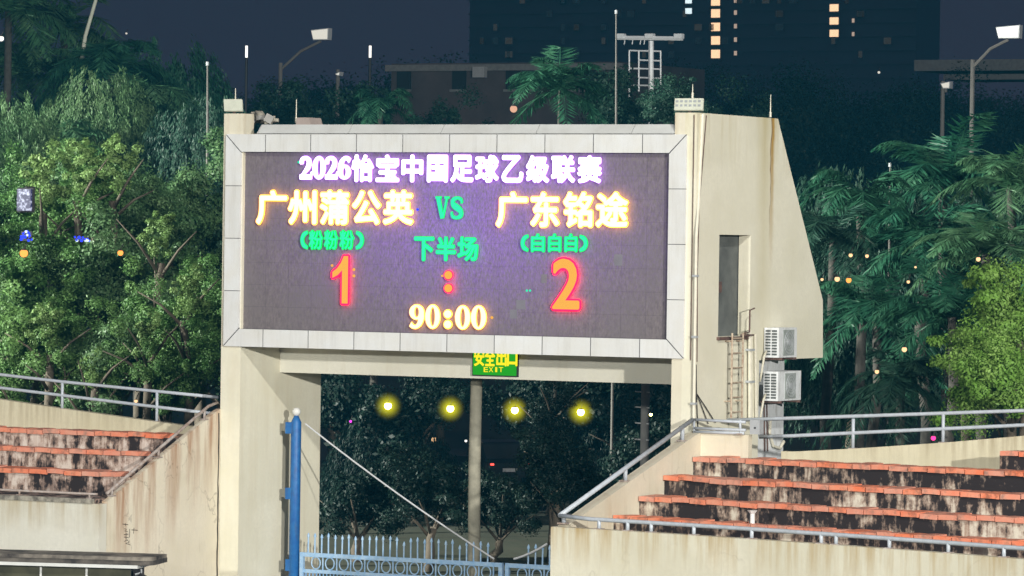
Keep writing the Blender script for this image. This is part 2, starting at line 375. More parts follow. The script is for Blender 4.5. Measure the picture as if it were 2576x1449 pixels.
# right-hand side wall with its doorway
DY0, DY1, DZ0, DZ1 = 1.04, 2.38, BZ + 0.39, BZ + 2.25
XS0, XS1 = PR1 - 0.24, PR1
LOWZ = BZ - 2.6
mb = MB().box(XS0, XS1, 0.05, DY0, LOWZ, TOPZ).box(XS0, XS1, DY0, DY1, LOWZ, DZ0).box(XS0, XS1, DY0, DY1, DZ1, TOPZ)
mb.prism([(DY1, LOWZ), (2.82, LOWZ), (2.82, BZ - 0.07), (5.70, BZ - 0.07), (5.66, BZ + 1.03), (3.5, TOPZ), (DY1, TOPZ)], XS0, XS1, 'x')
sw = mb.build('side_wall', M['side'], tower)
mb = MB().box(XS0 - 0.10, XS0 - 0.02, DY0 - 0.05, DY1 + 0.05, DZ0 - 0.05, DZ1 + 0.05); dr = mb.build('door', M['door'], tower)
MB().box(XS0 - 0.019, XS0 - 0.004, DY0 + 0.02, DY0 + 0.10, DZ0, DZ1).build('door_frame', M['steel'], dr)
MB().box(XS0 - 0.019, XS0 - 0.008, DY0 + 0.18, DY0 + 0.50, DZ0 + 1.1, DZ1 - 0.15).build('upper_panel', M['fan'], dr)
mb = MB().box(XS0 - 0.02, XS0 + 0.01, DY0 + 0.55, DY0 + 0.62, DZ0 + 0.8, DZ0 + 1.0); mb.build('handle', M['rust'], dr)
mb = MB().box(XS1, XS1 + 0.06, DY0 - 0.06, DY1 - 0.05, DZ0 - 0.06, DZ0 - 0.005); mb.build('sill', M['rust'], sw)
mb = MB().box(9.1, 9.68, 3.0, 4.55, 0, BZ - 0.08); mb.build('rear_pier', M['white'], tower)
# coping slabs lean back above the board
xs = [PL1 + 0.30] + [at(u, 325, Y=0.1).x for u in (652, 880, 1112, 1352, 1592)] + [PR0]
for i in range(len(xs) - 1):
    a, b = xs[i] + 0.008, xs[i+1] - 0.008
    z0, z1 = BZ + H + 0.012, BZ + H + 0.185
    mb = MB().prism([(0.03, z0), (0.20, z1), (0.42, z1), (0.42, z0)], a, b, 'x')
    mb.build('coping_slab', M['coping'], tower)
mb = MB().box(0.2, 9.5, 0.46, 3.2, BZ + 4.052, BZ + 4.07); mb.build('roof', M['roofdirt'], tower)

# ------------------------------------------------------------------ LED scoreboard
board = thing('led_scoreboard', (5, 0.1, BZ), 'large LED scoreboard in a white panel frame over the gateway, showing 1 : 2', 'scoreboard')
G = 0.011
jx = [0.8865 + i for i in range(9)]; jz = [H - 0.987 - i for i in range(3)]
def panel(poly):   # polygon in X,Z, shrunk by the joint, face at Y=0
    cx = sum(q[0] for q in poly) / len(poly); cz = sum(q[1] for q in poly) / len(poly)
    pp = []
    for x, z in poly:
        pp.append((x + (G if x < cx else -G) * 0.9, BZ + z + (G if z < cz else -G) * 0.25))
    MB().prism(pp, 0.0, 0.05, 'y').build('frame_panel', M['panel'], board)
X_ = [0.0] + jx + [W]
for row in (0, 1):
    zo, zi = (H, H - FW) if row == 0 else (0.0, FW)
    for i in range(len(X_) - 1):
        a, b = X_[i], X_[i+1]
        ia, ib = max(a, FW) if i == 0 else a, min(b, W - FW) if i == len(X_) - 2 else b
        poly = [(a, zo), (b, zo), (ib, zi), (ia, zi)]
        panel(poly)
Z_ = [H] + jz + [0.0]
for sd in (0, 1):
    xo, xi = (0.0, FW) if sd == 0 else (W, W - FW)
    for i in range(4):
        a, b = Z_[i], Z_[i+1]
        ia, ib = min(a, H - FW), max(b, FW)
        pp = [(xo, a), (xo, b), (xi, ib), (xi, ia)]
        cz = (a + b) / 2; g2 = G * 0.9
        q = []
        for (x, z) in pp:
            mitre = (i == 0 and z > cz) or (i == 3 and z < cz)
            zz = z + (0.010 if z < cz else -0.010) * (1.9 if mitre else 0.6)
            q.append((x + (0.003 if x == xi and sd == 0 else -0.003 if x == xi else 0), BZ + zz))
        MB().prism(q, 0.0, 0.05, 'y').build('frame_panel', M['panel'], board)
fb = MB()
fb.box(0.004, W - 0.004, 0.0515, 0.16, BZ + H - FW, BZ + H - 0.004).box(0.004, W - 0.004, 0.0515, 0.16, BZ + 0.004, BZ + FW)
fb.box(0.004, FW, 0.0515, 0.16, BZ + FW, BZ + H - FW).box(W - FW, W - 0.004, 0.0515, 0.16, BZ + FW, BZ + H - FW)
fb.box(0.012, W - 0.012, 0.012, 0.0505, BZ + H - FW + 0.004, BZ + H - 0.012).box(0.012, W - 0.012, 0.012, 0.0505, BZ + 0.012, BZ + FW - 0.004)
fb.box(0.012, FW - 0.004, 0.012, 0.0505, BZ + FW, BZ + H - FW).box(W - FW + 0.004, W - 0.012, 0.012, 0.0505, BZ + FW, BZ + H - FW)
fb.build('frame_backing', M['joint'], board)

def screen_mat():
    m, t, b = nt('led_screen'); g = N(t, 'ShaderNodeNewGeometry'); pos = g.outputs['Position']
    n = noise(t, pos, 1.0, 5, 0.7, (26, 26, 11)); n2 = noise(t, pos, 1.2, 3, 0.6)
    c = mix(t, ramp(t, n, 0.3, 0.75), (0.205, 0.178, 0.178), (0.095, 0.082, 0.086))
    c = mix(t, ramp(t, n2, 0.40, 0.75), c, (0.150, 0.135, 0.138))
    sg = N(t, 'ShaderNodeSeparateXYZ'); t.links.new(pos, sg.inputs[0])
    for ax_, per in (('X', 0.505), ('Z', 0.421)):       # seams between the diode modules
        fr = math_n(t, 'FRACT', math_n(t, 'DIVIDE', math_n(t, 'SUBTRACT', sg.outputs[ax_], 0.341 if ax_ == 'X' else BZ + 0.341), per))
        c = mix(t, math_n(t, 'MULTIPLY', ramp(t, fr, 0.018, 0.034, (1, 1, 1, 1), (0, 0, 0, 1)), 0.30), c, (0.05, 0.045, 0.05))
    t.links.new(c, b.inputs['Base Color']); b.inputs['Roughness'].default_value = 0.75
    bump(t, b, n, 0.3, 0.005)
    # violet glow round the lettering, painted as emission in the middle of the board
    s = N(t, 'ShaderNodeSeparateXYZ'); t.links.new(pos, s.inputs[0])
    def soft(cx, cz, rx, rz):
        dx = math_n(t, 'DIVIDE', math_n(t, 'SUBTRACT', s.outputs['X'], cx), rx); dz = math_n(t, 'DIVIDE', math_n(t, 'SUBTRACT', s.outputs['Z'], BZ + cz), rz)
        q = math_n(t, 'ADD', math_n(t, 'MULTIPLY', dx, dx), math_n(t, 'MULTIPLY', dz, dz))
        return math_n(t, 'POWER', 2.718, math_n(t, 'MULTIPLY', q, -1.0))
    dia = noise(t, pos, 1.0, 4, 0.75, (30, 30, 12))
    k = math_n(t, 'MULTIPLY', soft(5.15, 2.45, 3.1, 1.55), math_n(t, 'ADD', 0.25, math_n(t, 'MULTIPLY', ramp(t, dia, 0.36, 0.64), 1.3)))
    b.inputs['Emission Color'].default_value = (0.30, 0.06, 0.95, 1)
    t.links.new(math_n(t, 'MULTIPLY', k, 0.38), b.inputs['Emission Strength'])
    return m
SY = 0.13
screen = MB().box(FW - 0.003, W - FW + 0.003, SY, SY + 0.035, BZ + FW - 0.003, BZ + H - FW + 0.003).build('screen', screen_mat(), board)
led = {'w': emit('led_white', (0.97, 0.95, 1.0), 3.0), 'y': emit('led_yellow', (1.0, 0.97, 0.80), 1.25),
       'g': emit('led_green', (0.05, 1.0, 0.55), 0.95), 'r': emit('led_red', (1.0, 0.48, 0.085), 1.0),
       'o': emit('led_amber', (1.0, 0.96, 0.74), 1.2)}
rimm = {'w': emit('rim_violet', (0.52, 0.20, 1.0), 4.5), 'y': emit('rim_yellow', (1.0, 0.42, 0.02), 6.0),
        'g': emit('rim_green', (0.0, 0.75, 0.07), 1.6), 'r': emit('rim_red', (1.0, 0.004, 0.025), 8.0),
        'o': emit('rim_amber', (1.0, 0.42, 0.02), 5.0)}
def solidify(vs, fs, y0, y1):           # flat X,Z polygons to a slab
    n = len(vs); V = [(x, y0, z) for x, z in vs] + [(x, y1, z) for x, z in vs]
    F = [tuple(f) for f in fs] + [tuple(i + n for i in f[::-1]) for f in fs]
    cnt = {}
    for f in fs:
        for i in range(len(f)):
            e = (f[i], f[(i+1) % len(f)]); k = tuple(sorted(e)); cnt.setdefault(k, []).append(e)
    for k, es in cnt.items():
        if len(es) == 1:
            a, b = es[0]; F.append((b, a, a + n, b + n))
    return V, F
def font_shape(ch, offset):
    c = bpy.data.curves.new('t', 'FONT'); c.body = ch; c.offset = offset; c.resolution_u = 4
    o = bpy.data.objects.new('t', c); COL.objects.link(o)
    dg = bpy.context.evaluated_depsgraph_get()
    me = bpy.data.meshes.new_from_object(o.evaluated_get(dg))
    vs = [(v.co.x, v.co.y) for v in me.vertices]; fs = [tuple(p.vertices) for p in me.polygons]
    bpy.data.objects.remove(o); bpy.data.curves.remove(c); bpy.data.meshes.remove(me)
    return vs, fs
def spline(pts, k=6):
    P = [pts[0]] + list(pts) + [pts[-1]]; out = []
    for i in range(1, len(P) - 2):
        for j in range(k):
            u = j / k
            out.append(tuple(0.5 * (2*P[i][c] + (P[i+1][c]-P[i-1][c])*u + (2*P[i-1][c]-5*P[i][c]+4*P[i+1][c]-P[i+2][c])*u*u + (3*P[i][c]-P[i-1][c]-3*P[i+1][c]+P[i+2][c])*u**3) for c in range(len(P[i]))))
    out.append(tuple(pts[-1])); return out
def ribbon(sh, pts, smooth=True):       # pts: (x, y, width)
    q = spline(pts) if smooth else pts
    vs, fs = sh; n = len(vs)
    for i, (x, y, w) in enumerate(q):
        a = q[max(i-1, 0)]; b = q[min(i+1, len(q)-1)]
        dx, dy = b[0]-a[0], b[1]-a[1]; l = math.hypot(dx, dy) or 1
        nx, ny = -dy/l*w/2, dx/l*w/2
        vs += [(x+nx, y+ny), (x-nx, y-ny)]
    for i in range(len(q)-1):
        k = n + 2*i; fs.append((k, k+1, k+3, k+2))
def ring(sh, cx, cy, rx, ry, ix, iy, n=24):
    vs, fs = sh; k = len(vs)
    for i in range(n):
        w = 2*math.pi*i/n; vs += [(cx+rx*math.cos(w), cy+ry*math.sin(w)), (cx+ix*math.cos(w), cy+iy*math.sin(w))]
    for i in range(n):
        j = (i+1) % n; fs.append((k+2*i, k+2*j, k+2*j+1, k+2*i+1))
def disc(sh, cx, cy, r, n=14):
    vs, fs = sh; k = len(vs)
    vs += [(cx+r*math.cos(2*math.pi*i/n), cy+r*math.sin(2*math.pi*i/n)) for i in range(n)]; fs.append(tuple(range(k, k+n)))
def serif(ch):
    s = ([], [])
    if ch == '0': ring(s, .5, .5, .46, .5, .17, .42)
    elif ch in '69':
        ring(s, .5, .31, .43, .31, .15, .235)
        ribbon(s, [(.86, .84, .20), (.72, .93, .14), (.52, .94, .13), (.33, .80, .22), (.22, .56, .29), (.20, .34, .25)])
        if ch == '9': s = ([(1-x, 1-y) for x, y in s[0]], s[1])
    elif ch == '2':
        ribbon(s, [(.16, .70, .20), (.17, .84, .22), (.36, .95, .12), (.60, .92, .16), (.74, .76, .29), (.68, .56, .26), (.44, .34, .16), (.14, .10, .10)])
        ribbon(s, [(.04, .085, .17), (.93, .085, .17)], False); ribbon(s, [(.90, .14, .09), (.96, .30, .07)], False)
    elif ch == 'V':
        ribbon(s, [(.20, .96, .26), (.50, .03, .22)], False); ribbon(s, [(.82, .96, .11), (.56, .03, .10)], False)
        ribbon(s, [(.02, .965, .07), (.42, .965, .07)], False); ribbon(s, [(.66, .965, .07), (.98, .965, .07)], False)
    elif ch == 'S':
        ribbon(s, [(.84, .72, .12), (.78, .88, .13), (.52, .95, .11), (.24, .84, .20), (.26, .64, .25), (.52, .51, .27), (.76, .36, .25), (.78, .16, .22), (.50, .05, .11), (.22, .11, .13), (.14, .30, .12)])
    return s
def place(sh, u0, u1, v0, v1, plane):
    vs, fs = sh
    x0, x1 = min(p[0] for p in vs), max(p[0] for p in vs); z0, z1 = min(p[1] for p in vs), max(p[1] for p in vs)
    um, vm = (u0+u1)/2, (v0+v1)/2
    wx0, wx1 = at(u0, vm, Y=plane).x, at(u1, vm, Y=plane).x; wz0, wz1 = at(um, v1, Y=plane).z, at(um, v0, Y=plane).z
    return [(wx0 + (x-x0)/(x1-x0)*(wx1-wx0), wz0 + (z-z0)/(z1-z0)*(wz1-wz0)) for x, z in vs], fs
def bold(q, fs, y, rad, n):          # the shape grown by rad: shifted copies, each a hair in front of the last
    m = MB(); sh = [(0, 0)] + [(rad*math.cos(2*math.pi*k/n), rad*math.sin(2*math.pi*k/n)) for k in range(n)] if rad > 0 else [(0, 0)]
    for k, (dx, dz) in enumerate(sh):
        m.add([(x + dx, y - 0.0006*k, z + dz) for x, z in q], fs)
    return m
def put_char(sh, u0, u1, v0, v1, mat, name='character', parent=None, plane=SY, grow=0.0, lift=0.0, n=8):
    q, fs = place(sh, u0, u1, v0, v1, plane)
    return bold(q, fs, plane - lift, grow, n).build(name, mat, parent or screen)
def led_char(sh, u0, u1, v0, v1, key, grow=0.014, rim=0.014, name='character'):
    """lit core in front, a wider glowing plate behind it painted as its coloured halo"""
    o = put_char(sh, u0, u1, v0, v1, led[key], name, screen, SY, grow, 0.088)
    if rim > 0: put_char(sh, u0, u1, v0, v1, rimm[key], 'halo_rim', screen, SY, grow + rim, 0.075, 10)  # glowing plate that paints the halo round the letter
    return o
# first line
x = 761
for ch in '2026': led_char(serif(ch), x, x + 30.5, 394.5, 450, 'w', 0.008, 0.010); x += 32
title = '怡宝中国足球乙级联赛'
sp = [(890, 946), (951, 1010), (1015.5, 1070), (1080, 1132), (1139, 1197), (1201, 1260), (1268, 1322), (1329, 1387), (1392, 1452), (1458, 1519)]
for i, ch in enumerate(title):
    f = i / 9.0; led_char(font_shape(ch, 0), sp[i][0] + 2.5, sp[i][1] - 2.5, 392 + 2*f, 455 + 3*f, 'w', 0.020, 0.006)
# team names
for ch, (a, b), (c, d) in zip('广州蒲公英广东铭途', [(650, 729), (730, 803), (810, 884), (891, 964), (969, 1046), (1253, 1333), (1340, 1413), (1422, 1497), (1504, 1586)],
                              [(479, 565)] * 5 + [(483, 572)] * 4):
    led_char(font_shape(ch, 0), a + 3, b - 3, c + 3, d - 3, 'y', 0.023, 0.014)
led_char(serif('V'), 1101, 1135, 495, 550, 'g', 0.0, 0.010); led_char(serif('S'), 1139, 1170, 495, 551, 'g', 0.0, 0.010)
def paren(left):
    s = ([], []); ribbon(s, [(.8, 1.0, .16), (.35, .82, .30), (.18, .5, .34), (.35, .18, .30), (.8, 0.0, .16)])
    return s if left else ([(1-x, y) for x, y in s[0]], s[1])
led_char(paren(True), 762, 780, 581, 626, 'g', 0, 0.012); led_char(paren(False), 901, 920, 582, 627, 'g', 0, 0.012)
for a, b in ((783, 818), (821, 856), (860, 896)): led_char(font_shape('粉', 0), a + 1, b - 1, 581, 626, 'g', 0.006, 0.016)
led_char(paren(True), 1316, 1334, 591, 632, 'g', 0, 0.012); led_char(paren(False), 1463, 1483, 592, 633, 'g', 0, 0.012)
for a, b in ((1341, 1376), (1384, 1417), (1425, 1458)): led_char(font_shape('白', 0), a + 2, b - 2, 590, 632, 'g', 0.009, 0.014)
for ch, (a, b) in zip('下半场', ((1047, 1097), (1102, 1152), (1156, 1208))): led_char(font_shape(ch, 0), a + 2, b - 2, 598, 654, 'g', 0.014, 0.012)
# score and clock
one = ([(.62, 0), (1.0, 0), (1.0, 1.0), (.72, 1.0), (.55, .86), (.30, .74), (0.0, .66), (0.0, .535), (.34, .60), (.62, .70)], [(0, 1, 2, 3, 4, 9), (4, 5, 8, 9), (5, 6, 7, 8)])
led_char(one, 842, 881, 644, 763, 'r', 0.0, 0.034); led_char(font_shape('2', 0), 1398, 1461, 654, 775, 'r', 0.022, 0.034)
def dots(u, vs_, r_, key):
    for v in vs_:
        s = ([], []); disc(s, 0, 0, 1); led_char(s, u - r_, u + r_, v - r_, v + r_, key, 0, 0.016, 'colon_dot')
dots(1133.5, (692, 725), 10, 'r')
for ch, a in zip('90', (1036, 1076)): led_char(serif(ch), a, a + 36, 767, 826, 'o', 0.004, 0.010)
for a in (1151, 1191): led_char(serif('0'), a, a + 37, 769, 828, 'o', 0.004, 0.010)
dots(1132, (790, 816), 9.5, 'o')
# stray diodes
for u, v, r_, key in ((1326, 731, 3, 'g'), (1334, 731, 3, 'g'), (752, 408, 3.2, 'g'), (891, 678, 4, 'r'), (891, 694, 4, 'r'), (836, 668, 3.5, 'r'), (1113, 694, 3, 'r'), (1238, 799, 4, 'r'), (1051, 527, 3.5, 'b')):
    s = ([], []); disc(s, 0, 0, 1, 8)
    put_char(s, u - r_, u + r_, v - r_, v + r_, M['lamp_blue'] if key == 'b' else led[key], 'stray_diode', screen, SY, 0, 0.01)
# paler replacement modules
pm = plain('paler_module', (0.20, 0.19, 0.23), 0.7)
for u0, u1, v0, v1 in ((1283, 1301, 779, 801), (1299, 1322, 755, 778), (1362, 1376, 690, 712), (1545, 1566, 640, 668)):
    a = at(u0, v1, Y=SY); b = at(u1, v0, Y=SY)
    MB().box(a.x, b.x, SY - 0.004, SY + 0.001, a.z, b.z).build('module', pm, screen)

# ------------------------------------------------------------------ exit sign below the board
ep = at(1188, 945, Y=1.45); eq = at(1303, 876, Y=1.45)
sign = thing('exit_sign', (ep.x, 1.45, ep.z), 'small green EXIT sign on the lintel under the scoreboard', 'sign')
sg = emit('exit_green', (0.02, 0.36, 0.02), 1.05)
MB().box(ep.x, eq.x, 1.44, 1.497, ep.z, eq.z).build('housing', M['dark'], sign)
face = MB().box(ep.x + 0.02, eq.x - 0.02, 1.432, 1.439, ep.z + 0.02, eq.z - 0.02).build('face', sg, sign)
sl = emit('exit_letter_yellow', (1.0, 0.80, 0.02), 1.15)
for ch, a in zip('安全出口', (1194, 1221, 1250, 1277)):
    put_char(font_shape(ch, 0), a, a + 24, 876, 920, sl, 'letter', face, 1.43, 0.010, 0.004)
for ch, a in zip('EXIT', (1217, 1230, 1246, 1255)):
    put_char(font_shape(ch, 0.01), a, a + (5 if ch == 'I' else 11), 923.5, 936, sl, 'letter', face, 1.43, 0.0, 0.004)

# ------------------------------------------------------------------ things on the tower
def lamp_panel(u0, u1, v0, v1, lean, where, dots):
    a = at(u0, v1, Y=0.15); b = at(u1, v0, Y=0.15)
    t = thing('flat_lamp', (a.x, 0.15, TOPZ), 'pale tilted flat lamp panel on top of the ' + where, 'lamp')
    ax = Vector((b.x - a.x, 0, 0)); up = Vector((-lean, 0.12, b.z - a.z)); nrm = ax.cross(up).normalized()
    c = Vector((a.x, 0.15, a.z)) + ax/2 + up/2
    pl = MB().obox(c, ax/2, up/2, nrm*0.02).build('panel', plain('lamp_panel_pale', (0.72, 0.74, 0.62), 0.5), t)
    if dots:
        for r_ in range(2):
            for k in range(6):
                q = Vector((a.x, 0.15, a.z)) + ax*((k + 0.6)/6.4) + up*(0.38 + 0.36*r_) + nrm*0.0225
                MB().obox(q, ax.normalized()*0.026, up.normalized()*0.022, nrm*0.004).build('cell', M['steel'], pl)
    MB().tube([(c.x, 0.25, TOPZ), (c.x, 0.22, a.z + 0.05)], 0.03).build('bracket', M['rust'], t)
lamp_panel(565, 611, 250, 280, 0.09, 'left pillar', False)
lamp_panel(1697, 1769, 248, 278, 0.05, 'right pillar', True)
def rod(u, v0, v1, Y, label, base=True):
    a = at(u, v1, Y=Y); b = at(u, v0, Y=Y)
    t = thing('lightning_rod', a, label, 'rod', 'rods on the tower roof')
    MB().tube([a, (a.x, a.y, b.z)], [0.014, 0.007], 6).build('rod', M['pvc'], t)
    MB().tube([(a.x, a.y, a.z), (a.x, a.y, a.z + 0.10)], 0.022, 6).build('base', M['pvc'], t)
rod(745, 250, 309, 0.9, 'thin pale rod on the roof right of the left pillar')
rod(1742, 212, 247, 0.5, 'thin pale rod behind the lamp panel of the right pillar')
rod(1938, 238, 295, 3.2, 'thin pale rod at the back end of the tower side wall')
rod(592, 222, 262, 0.7, 'thin short rod behind the lamp panel of the left pillar')
# heap of broken blocks on the roof
random.seed(4)
heap = thing('rubble_heap', at(660, 312, Y=0.7), 'heap of broken grey blocks on the roof beside the left pillar', 'rubble')
for i in range(12):
    c = at(628 + i*5.6 + random.uniform(-3, 3), 306 - random.uniform(0, 16), Y=random.uniform(0.6, 1.0))
    rr = Matrix.Rotation(random.uniform(0, 3), 3, 'Z') @ Matrix.Rotation(random.uniform(-.6, .6), 3, 'X')
    MB().obox(c, rr @ Vector((random.uniform(.04, .10), 0, 0)), rr @ Vector((0, random.uniform(.04, .09), 0)), rr @ Vector((0, 0, random.uniform(.03, .08)))).build('block', M['roofdirt'] if i % 3 else M['concrete'], heap)
hb = at(765, 313, Y=0.8)
t = thing('roof_hatch', hb, 'low pinkish grey hatch box on the tower roof', 'hatch')
MB().prism([(hb.x - .16, hb.z - .06), (hb.x + .20, hb.z - .06), (hb.x + .13, hb.z + .13), (hb.x - .14, hb.z + .13)], 0.75, 1.2, 'y').build('box', plain('hatch_pink', (0.40, 0.33, 0.30), 0.9), t)
# pipes and cables at the corner of the right pillar
def pipe_thing(name, pts, rad, mat, label, cat, group=None, clips=()):
    t = thing(name, pts[0], label, cat, group)
    MB().tube(pts, rad, 8).build('run', mat, t)
    for c in clips: MB().box(c[0]-rad*1.5, c[0]+rad*1.5, c[1]-rad*1.5, c[1]+rad*1.5, c[2]-0.02, c[2]+0.02).build('clip', M['steel'], t)
    return t
pipe_thing('drain_pipe', [(9.985, 0.02, BZ - 1.2), (9.985, 0.02, BZ + 2.2), (9.985, 0.10, BZ + 2.9), (9.985, 0.22, BZ + 4.42)], 0.032, M['pvc'], 'cream pipe running up the outer corner of the right pillar', 'pipe',
           clips=[(9.985, 0.02, BZ + z) for z in (-0.8, 0.4, 1.5)])
pipe_thing('cable', [(9.972, 0.16, BZ - 0.05), (9.972, 0.12, BZ + 1.6), (9.972, 0.16, BZ + 2.8), (9.972, 0.40, BZ + 4.40)], 0.010, M['rust'], 'dark cable hugging the side wall next to the corner pipe', 'cable')
pipe_thing('cable', [(9.90, 0.035, BZ - 0.02), (9.90, 0.035, BZ + 1.9), (9.905, 0.035, BZ + 4.40)], 0.009, M['rust'], 'dark cable on the front of the right pillar beside the board', 'cable')
for k, (y2, z2) in enumerate(((0.0, -1.25), (0.20, -1.24), (0.62, -1.18), (0.92, -1.17))):
    pipe_thing('cable', [(9.985, 0.10, BZ - 0.10), (9.99, 0.12, BZ - 0.62), (9.99, (0.10 + y2) / 2, BZ - 0.88), (9.99, y2, BZ + z2)], 0.009, M['cable'],
               ['first loose black cable from the left fanning down from the right pillar corner', 'second loose black cable from the left fanning down the right pillar corner', 'third loose black cable from the left fanning over the side wall', 'rightmost loose black cable fanning over the side wall'][k], 'cable', 'loose cables')
pipe_thing('vent_pipe', [at(1887, 1056, X=10.03), at(1887, 845, X=10.03), at(1884, 832, X=10.03)], 0.045, M['pvc'], 'thick cream pipe between the ladder and the air conditioners', 'pipe', clips=[tuple(at(1887, v, X=10.03)) for v in (880, 960)])
pipe_thing('vent_pipe', [at(1902, 1056, X=10.0), at(1900, 840, X=10.0)], 0.028, M['pvc'], 'thin cream pipe right beside the thick pipe', 'pipe')
# ladder under the door
la, lb = at(1839, 1058, X=10.10), at(1866, 1058, X=10.10); lt = at(1839, 838, X=10.10).z
lad = thing('ladder', la, 'rusty steel ladder below the doorway in the tower side wall', 'ladder')
for y in (la.y, lb.y): MB().tube([(10.10, y, la.z), (10.10, y, lt)], 0.020, 6).build('stile', M['ladder'], lad)
k = 0; z = la.z + 0.15
while z < lt - 0.05:
    MB().tube([(10.10, la.y, z), (10.10, lb.y, z)], 0.016, 6).build('rung', M['ladder'], lad); z += 0.27
for z in (la.z + 0.35, lt - 0.15):
    for y in (la.y, lb.y): MB().tube([(9.96, y, z), (10.10, y, z)], 0.014, 6).build('bracket', M['ladder'], lad)
br = at(1873, 838, X=10.0)
t = thing('door_bracket', br, 'small bent rusty bracket at the foot of the doorway', 'bracket')
MB().tube([br, br + Vector((0.10, 0, 0.02)), br + Vector((0.10, 0.0, 0.42)), br + Vector((0.12, 0.16, 0.46))], 0.016, 6).build('arm', M['rust'], t)
MB().box(br.x - 0.02, br.x + 0.10, br.y - 0.14, br.y + 0.20, br.z - 0.05, br.z - 0.02).build('plate', M['rust'], t)
# air conditioners
def aircon(u0, v0, v1, length, label):
    p0 = at(u0, v1, X=9.99); p1 = at(u0, v0, X=9.99)
    x0, x1, y0, y1, z0, z1 = 9.99, 10.29, p0.y, p0.y + length, p0.z, p1.z
    t = thing('air_conditioner', (x0, y0, z0), label, 'air conditioner', 'outdoor units behind the tower')
    MB().box(x0, x1, y0, y1, z0, z1).build('casing', M['white'], t)
    n = 9
    for c in range(2):
        for i in range(n):
            z = z0 + 0.06 + (z1 - z0 - 0.12) * i / (n - 1)
            MB().box(x0 + 0.03 + c*0.13, x0 + 0.13 + c*0.13, y0 - 0.012, y0 - 0.0, z - 0.017, z + 0.017).build('louvre', M['grille'], t)
    cy, cz, rr = y0 + length*0.52, (z0 + z1)/2, min(length, z1 - z0)*0.41
    fr = MB().box(x1 + 0.001, x1 + 0.012, cy - rr*1.05, cy + rr*1.05, cz - rr*1.05, cz + rr*1.05).build('fan_recess', M['fan'], t)
    for q in (0.95, 0.7, 0.45, 0.2):
        pts = [(x1 + 0.022, cy + rr*q*math.cos(w*math.pi/9), cz + rr*q*math.sin(w*math.pi/9)) for w in range(19)]
        MB().tube(pts, 0.007, 5, False).build('guard_ring', M['steel'], fr)
    MB().tube([(x1 + 0.013, cy, cz), (x1 + 0.03, cy, cz)], 0.06, 10).build('hub', M['steel'], fr)
    MB().tube([(x0 + 0.05, y0 - 0.01, z0 + 0.12), (x0 + 0.05, y0 - 0.10, z0 + 0.02), (x0 + 0.02, y0 - 0.13, z0 - 0.25), (x0 - 0.02, y0 - 0.12, z0 - 0.45)], 0.022, 7).build('coolant_pipe', M['pvc'], t, True)
    for y in (y0 + 0.1, y1 - 0.1): MB().box(9.90, 10.32, y - 0.02, y + 0.02, z0 - 0.045, z0 - 0.003).build('foot', M['rust'], t)
aircon(1922, 824, 899, 0.80, 'upper white air conditioner unit at the back of the tower side wall')
aircon(1920, 934, 1008, 1.02, 'lower white air conditioner unit beneath the other one')
eb = at(1886, 1092, Y=-0.05); ec = at(1911, 1057, Y=-0.05)
t = thing('junction_box', eb, 'small grey junction box at the end of the short railing', 'box')
MB().box(eb.x, ec.x, -0.05, 0.12, eb.z, ec.z).build('case', M['steel'], t); MB().box(eb.x + 0.09, eb.x + 0.12, -0.06, -0.05, eb.z + 0.10, eb.z + 0.13).build('lock', M['cable'], t)
hp = at(1955, 1125, X=9.72)
t = thing('hose', hp, 'white hose hanging in a loop on the rear pier', 'hose')
MB().tube([at(1938, 1050, X=9.72), at(1936, 1090, X=9.72), at(1945, 1122, X=9.72), at(1962, 1128, X=9.72), at(1972, 1110, X=9.72)], 0.03, 7).build('loop', M['pvc'], t)
for k in (0, 1): MB().tube([at(1922 + 7*k, 1015, X=9.70), at(1924 + 7*k, 1135, X=9.70)], 0.014, 6).build('tail', M['rust'], t)
